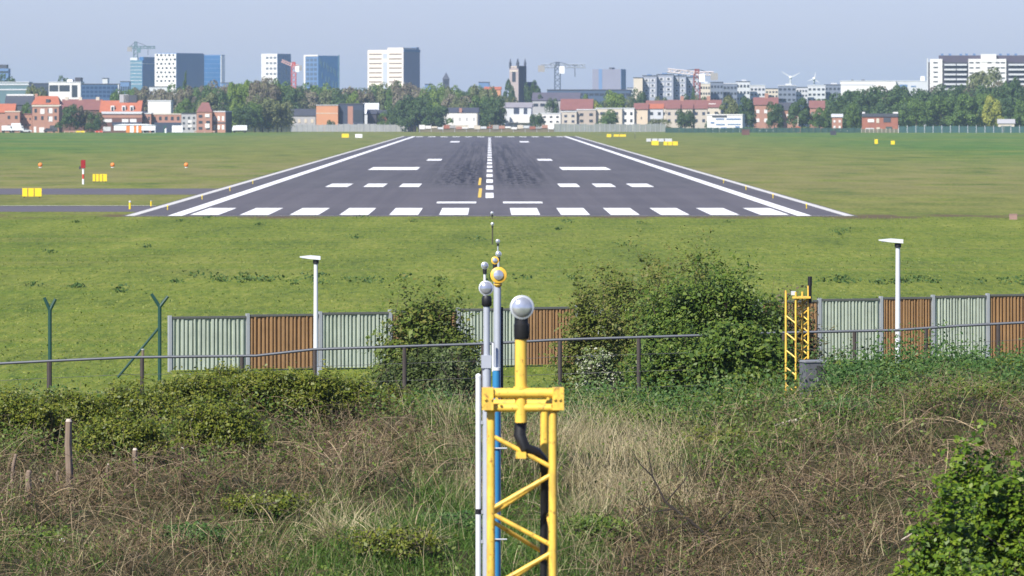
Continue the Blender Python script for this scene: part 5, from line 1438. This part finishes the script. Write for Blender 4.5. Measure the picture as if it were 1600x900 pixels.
# field grass: short tufts that give the meadow its grain, and darker weeds in loose rows
n = 110000
y = 180 + 290 * r.random(n) ** 1.25; x = r.uniform(-.085, .085, n) * y
P = np.stack([x, y, np.zeros(n)], 1)
P[:, 2] = r.uniform(.02, .07, n)
Ft = leaf_arrays(P, np.clip(r.lognormal(-2.9, .45, n), .03, .15), r.normal(size=(n, 3)) * np.array([.5, .45, .3]) + np.array([0, -.35, .8]), .5, r)
stuff(merged("meadow_grass", [Ft], leafmat("meadow_blade", [(.060, .100, .012), (.105, .160, .018), (.150, .200, .024), (.22, .24, .055), (.085, .135, .015)], .25, .6)), "short bright meadow grass before the runway", "grass")
Wp = []
for cx, cy, rx, ry, num in ((330, 438, 60, 4, 26), (450, 441, 80, 5, 40), (590, 441, 70, 4, 26), (780, 436, 40, 4, 16), (905, 440, 12, 4, 8), (110, 447, 90, 4, 16), (276, 444, 8, 3, 8), (212, 456, 30, 3, 6), (1290, 440, 60, 4, 16), (1380, 442, 120, 4, 40), (1550, 443, 60, 4, 20), (600, 372, 300, 30, 22), (1100, 380, 300, 30, 20), (200, 380, 200, 34, 14), (1120, 347, 150, 3, 14), (340, 345, 60, 3, 12), (560, 345, 120, 3, 12)):
    for i in range(num):
        px = cx + r.normal(0, rx * .6); D = H * F / (cy + r.normal(0, ry * .6) - HY)
        if D > 465: continue
        Wp.append((X(px, D), D))
Wp = np.array(Wp)[::5]; nw = len(Wp); m = 34
C = np.repeat(np.concatenate([Wp, np.zeros((nw, 1))], 1), m, 0); sz = np.repeat(r.uniform(.5, 1.2, nw), m)
C += np.stack([r.normal(0, .26, nw * m) * sz, r.normal(0, .3, nw * m) * sz, r.uniform(.02, .26, nw * m) * sz], 1)
stuff(merged("field_weeds", [leaf_arrays(C, r.uniform(.08, .2, nw * m), r.normal(size=(nw * m, 3)) * .7 + np.array([0, -.2, .8]), .6, r)], leafmat("weed_green", [(.035, .080, .018), (.055, .110, .024), (.08, .135, .03)], .2)), "scattered dark green weeds standing in the meadow", "weeds")

# ------------------------------------------------------------------ shrubs
def shrub(name, label, cat, px, yb, w_px, yt, D, mat, nleaf, lsize, seed, stems=9, airy=.35, squash=.55, twigmat=None, cluster=10, g=None, spread=1.0):
    """stems fan out from the ground, twigs fork off, leaves sit in sprays on the twigs"""
    r = np.random.default_rng(seed)
    x0 = X(px, D); g = h1(x0, D) if g is None else g
    hh = Z(yt, D) - g; w = Wd(w_px, D) / 2
    t = thing(name, label, cat, (x0, D, g))
    mb = MB(); tips = []
    for i in range(stems):
        a = 2 * math.pi * i / stems + r.uniform(-.3, .3)
        rr_ = r.uniform(.25, .9)
        top = np.array([math.cos(a) * w * rr_ * spread, math.sin(a) * w * squash * rr_, hh * (1 - .55 * rr_ ** 2) * r.uniform(.75, 1.0)])
        b0 = np.array([math.cos(a) * .08 * w, math.sin(a) * .08 * w, -.15])
        mid = (b0 + top) / 2 + np.array([-math.cos(a) * w * .12, -math.sin(a) * w * .06, hh * .14])
        mb.path([b0, mid, top], [.022, .015, .005], 5, False)
        for j in range(8):
            u = r.uniform(.25, 1)
            p = b0 * (1 - u) ** 2 + 2 * u * (1 - u) * mid + u * u * top
            d = r.normal(size=3) * np.array([.30 * w, .22 * w, .20 * hh]) + np.array([math.cos(a) * .1 * w, math.sin(a) * .08 * w, .06 * hh])
            q = p + d; q[2] = max(q[2], .04)
            ev = math.sqrt((q[0] / w) ** 2 + (q[1] / (w * squash)) ** 2 + ((q[2] - .42 * hh) / (.58 * hh)) ** 2)
            if ev > 1: q = (q - np.array([0, 0, .42 * hh])) / ev * (r.uniform(.9, 1.04) if r.random() < .8 else r.uniform(1.0, 1.28)) + np.array([0, 0, .42 * hh])
            mb.path([p, (p + q) / 2 + r.normal(0, .02, 3), q], [.008, .006, .002], 3, False)
            tips += [(p * .35 + q * .65), q, (p * .7 + q * .3)] + ([p] if r.random() > airy else [])
    mb.build("stems", twigmat or bark, t)
    tips = np.array(tips)
    nleaf = int(nleaf * (4.2 if D > 115 and "shrub" in name else 2.0))
    nc = max(1, nleaf // cluster)
    k = r.integers(0, len(tips), nc)
    cc = tips[k] + r.normal(0, 1, (nc, 3)) * np.array([.11 * w, .11 * w, .065 * hh])
    nl = int(nc * (.45 if airy < .35 else .2))
    dd = unit(r.normal(size=(nl, 3))); dd[:, 2] = np.abs(dd[:, 2]) * 1.1 - .25
    lob = .84 + .18 * np.sin(dd[:, 0] * 5 + seed) * np.sin(dd[:, 2] * 6 + seed * 2) + .10 * np.sin(dd[:, 0] * 11 + dd[:, 1] * 7)
    cc[:nl] = dd * lob[:, None] * r.uniform(.72, 1.05, nl)[:, None] * np.array([w, w * squash, .58 * hh]) + np.array([0, 0, .42 * hh])
    C = np.repeat(cc, cluster, 0) + r.normal(0, 1, (nc * cluster, 3)) * np.array([.055, .055, .045]) * max(.8, w)
    C[:, 2] = np.maximum(C[:, 2], .02)
    nr = r.normal(size=(len(C), 3)) * .55 + unit(C - np.array([0, 0, hh * .35])) * .6 + np.array([-.25, -.4, .5])
    me = leaf_mesh("foliage", C, lsize * np.clip(r.lognormal(-.08, .38, len(C)), .35, 2.2), nr, .62, r)
    link("foliage", me, mat, t)
    return t

lf_dark = leafmat("hawthorn_leaf", [(.034, .070, .009), (.062, .115, .014), (.100, .160, .020), (.15, .195, .03)], .25, .5)
lf_airy = leafmat("willow_leaf", [(.075, .110, .016), (.115, .155, .024), (.165, .195, .038), (.20, .18, .055)], .35, .55)
lf_rust = leafmat("rusty_shrub_leaf", [(.052, .090, .012), (.092, .140, .018), (.135, .180, .028), (.165, .155, .035)], .25, .55)
lf_bramble = leafmat("bramble_leaf", [(.040, .068, .008), (.098, .132, .012), (.155, .185, .018), (.20, .20, .03)], .3, .45)
lf_elder = leafmat("elder_leaf", [(.036, .085, .006), (.080, .150, .009), (.135, .215, .014), (.18, .245, .02)], .3, .45)
lf_white = leafmat("blossom_white", [(.08, .13, .03), (.11, .16, .04), (.16, .20, .08), (.50, .50, .42)], .2, .6)

shrub("dense_shrub", "rounded olive green shrub with rusty tips in front of the fence, left of the masts", "shrub", 672, 585, 196, 446, 150, lf_rust, 8500, .075, 21, 11, .3, .6, g=-.1)
shrub("dense_shrub", "low dark lower growth beneath the olive green shrub left of the masts", "shrub", 655, 610, 170, 520, 146, leafmat("dark_twig_leaf", [(.03, .05, .012), (.06, .085, .02), (.08, .12, .025)], .2), 3500, .06, 22, 9, .2, .6, g=0)
shrub("airy_shrub", "tall airy yellow green shrub behind the rail, its top fading into the meadow", "shrub", 1005, 600, 250, 398, 146, lf_airy, 9500, .068, 23, 13, .6, .5, g=0)
shrub("airy_shrub", "thin topped light shrub with bare twigs, rising highest of the bushes", "shrub", 1070, 600, 190, 378, 140, lf_airy, 5600, .055, 24, 12, .7, .5, g=.1)
shrub("airy_shrub", "olive green shrub at the near end of the airy bushes, next to the rust panel", "shrub", 925, 600, 140, 434, 142, lf_airy, 5000, .06, 25, 10, .4, .5, g=.1)
shrub("dense_shrub", "big dark green hawthorn behind the rail, left of the yellow obstacle mast", "shrub", 1112, 612, 262, 403, 126, lf_dark, 19000, .062, 26, 14, .2, .6)
shrub("dense_shrub", "dark drooping shrub under the hawthorn beside the yellow obstacle mast", "shrub", 1160, 640, 170, 500, 119, lf_dark, 8000, .07, 27, 11, .15, .55)
shrub("dense_shrub", "shaded green shrub under the hawthorn, just behind the thin rail posts", "shrub", 1055, 625, 150, 515, 123, lf_dark, 6500, .065, 28, 10, .2, .55)
shrub("blossom_shrub", "low shrub with white blossom under the rail", "shrub", 938, 600, 95, 536, 126, lf_white, 1900, .05, 29, 9, .4, .5)
shrub("blossom_shrub", "low grey green shrub standing right behind the silver mast", "shrub", 720, 600, 90, 530, 130, leafmat("grey_leaf", [(.05, .085, .02), (.085, .12, .035), (.14, .165, .08)], .2), 1300, .05, 30, 9, .5, .5)
shrub("dense_shrub", "thin brownish shrub with pale twigs right behind the yellow obstacle mast", "shrub", 1228, 600, 150, 452, 128, leafmat("dry_shrub_leaf", [(.10, .085, .05), (.16, .14, .08), (.08, .11, .03), (.06, .09, .02)], .2), 5200, .055, 31, 12, .35, .5, g=.5)
shrub("dense_shrub", "low dark green shrub in front of the pale green panel behind the cabinet", "shrub", 1318, 600, 130, 552, 135, lf_dark, 3200, .06, 32, 9, .2, .5, g=.6)
# the bramble hedge on the crest at the left
hedge = ((20, 690, 150, 600, 106, "bramble mound at the frame edge, shading a dark hollow"), (110, 690, 150, 606, 107, "bramble mound behind the tall wooden post"), (210, 690, 160, 592, 107.5, "bramble mound between the wooden post and the fence end"),
         (300, 690, 150, 574, 109, "bramble mound in front of the first pale green panel"), (385, 685, 150, 562, 110, "tall bramble mound in front of the first rust panel"), (465, 680, 140, 566, 110, "leafy bramble mound below the slim lamp beside the rust panel"),
         (540, 670, 120, 578, 111, "bramble mound in front of the second pale green panel"), (600, 655, 100, 592, 112, "small dark bramble mound with a hollow under it, below the olive shrub"), (340, 700, 150, 612, 104, "low bramble mound on the slope below the first rust panel"), (190, 715, 140, 640, 103, "low bramble mound right of the tall wooden post"))
for i, (px, yb, w, yt, D, lab) in enumerate(hedge):
    shrub("bramble_bush", lab, "bush", px, yb, w * 1.12, yt + 6, D, lf_bramble, 8200, .042, 40 + i, 11, .15, .6, cluster=9)
for i, (px, w, yt, D, lab) in enumerate(((1345, 120, 572, 116, "leafy mound right of the grey cabinet"), (1420, 130, 566, 117, "leafy mound at the foot of the slim lamp before the rust panel"), (1500, 130, 552, 118, "leafy mound before the last pale green panel"), (1585, 130, 540, 118, "leafy mound at the frame edge before the last rust panel"))):
    shrub("nettle_bush", lab, "bush", px, 0, w, yt, D, lf_bramble if i % 2 else leafmat("nettle_green", []), 3600, .06, 60 + i, 10, .2, .6, cluster=9)
# low green clumps scattered over the bank
for i, (px, py, w, hh, lab) in enumerate(((620, 868, 130, 62, "low green clump at the bottom edge, left of the pale tussocks by the masts"), (705, 845, 90, 66, "bright low clump right beside the white conduit of the silver mast"), (70, 868, 150, 60, "low green clump in the frame corner below the white paper scrap"),
        (1135, 705, 130, 48, "low leafy clump below the fallen branch"), (1325, 652, 150, 46, "low leafy clump on the slope right of the fallen branch"), (1010, 668, 120, 44, "low green clump at the upper edge of the straw, right of the yellow lattice"), (420, 800, 120, 44, "low green patch amid the brown brambles left of the pale tussocks"), (300, 845, 90, 40, "small green sprig clump low in the brambles"),
        (930, 845, 90, 52, "green clump at the foot of the straw, right of the yellow lattice"), (1500, 640, 120, 48, "leafy clump in the brown brambles above the elder"))):
    D = bank_D(py, px); x = X(px, D); g = h1(x, D)
    shrub("low_bush", lab, "bush", px, 0, w * 1.45, HY + (H - g) * F / D - hh * .74, D, (lf_bramble, leafmat("nettle_green", []), leafy_m)[i % 3], 1700, .042, 80 + i, 12, .45, .9, cluster=6)
# elder at the lower right corner, closest to the camera
def corner(name, label, px, yt, w_px, D, n, seed, **k):
    return shrub(name, label, "shrub", px, 0, w_px, yt, D, lf_elder, int(n * 1.9), .064, seed, **k)
corner("elder_shrub", "bright leafy elder shrub at the frame corner, nearest of all bushes", 1550, 690, 250, 78, 6200, 71, stems=14, airy=.5, squash=.7, g=.6, cluster=12)
corner("elder_shrub", "bright leafy elder spray reaching out left of the corner elder", 1475, 752, 160, 76, 2600, 72, stems=9, airy=.4, squash=.7, g=.6, cluster=8)
corner("elder_shrub", "low bright elder growth at the bottom edge of the frame corner", 1520, 850, 190, 74, 2600, 73, stems=10, airy=.3, squash=.7, g=.9, cluster=8)
# bare sapling right of the yellow lattice
t = thing("bare_sapling", "dark bare sapling leaning over the straw right of the yellow lattice", "sapling", (0, 0, 0))
D = bank_D(850, 1090); t.location = (X(1110, D), D, h1(X(1110, D), D))
def LS(px, py, dy=0): return (X(px, D) - X(1110, D), dy, Z(py, D) - h1(X(1110, D), D))
MB().path([LS(1118, 850), LS(1080, 815), LS(1040, 785), LS(1020, 745), LS(1012, 705)], [.022, .02, .016, .012, .005], 7).build("stem", M("dark_bark", (.035, .028, .022), .9, .3, 6), t, True)
mb = MB()
for a, b2, c2 in (((1080, 815), (1040, 830), (1000, 820)), ((1040, 785), (1070, 750), (1085, 715)), ((1020, 745), (1000, 725), (985, 700)), ((1055, 795), (1020, 800), (985, 775)), ((1100, 835), (1140, 800), (1150, 770))):
    mb.path([LS(*a), LS(*b2, -.05), LS(*c2, -.1)], [.012, .008, .003], 5)
mb.build("branches", MATS["dark_bark"], t)

# ------------------------------------------------------------------ air
hz = MB().box(-6980, 6980, -2980, 9780, -2.0, 62.0).build("haze", None)
stuff(hz, "pale bluish haze that fades the far skyline", "haze")
hm = bpy.data.materials.new("haze"); hm.use_nodes = True
for n_ in list(hm.node_tree.nodes):
    if n_.type == 'BSDF_PRINCIPLED': hm.node_tree.nodes.remove(n_)
pv = hm.node_tree.nodes.new("ShaderNodeVolumePrincipled")
pv.inputs["Color"].default_value = (.62, .78, 1.0, 1)
pv.inputs["Density"].default_value = 0.6e-4
pv.inputs["Anisotropy"].default_value = .2
hm.node_tree.links.new(pv.outputs[0], hm.node_tree.nodes["Material Output"].inputs["Volume"])
hz.data.materials.append(hm)
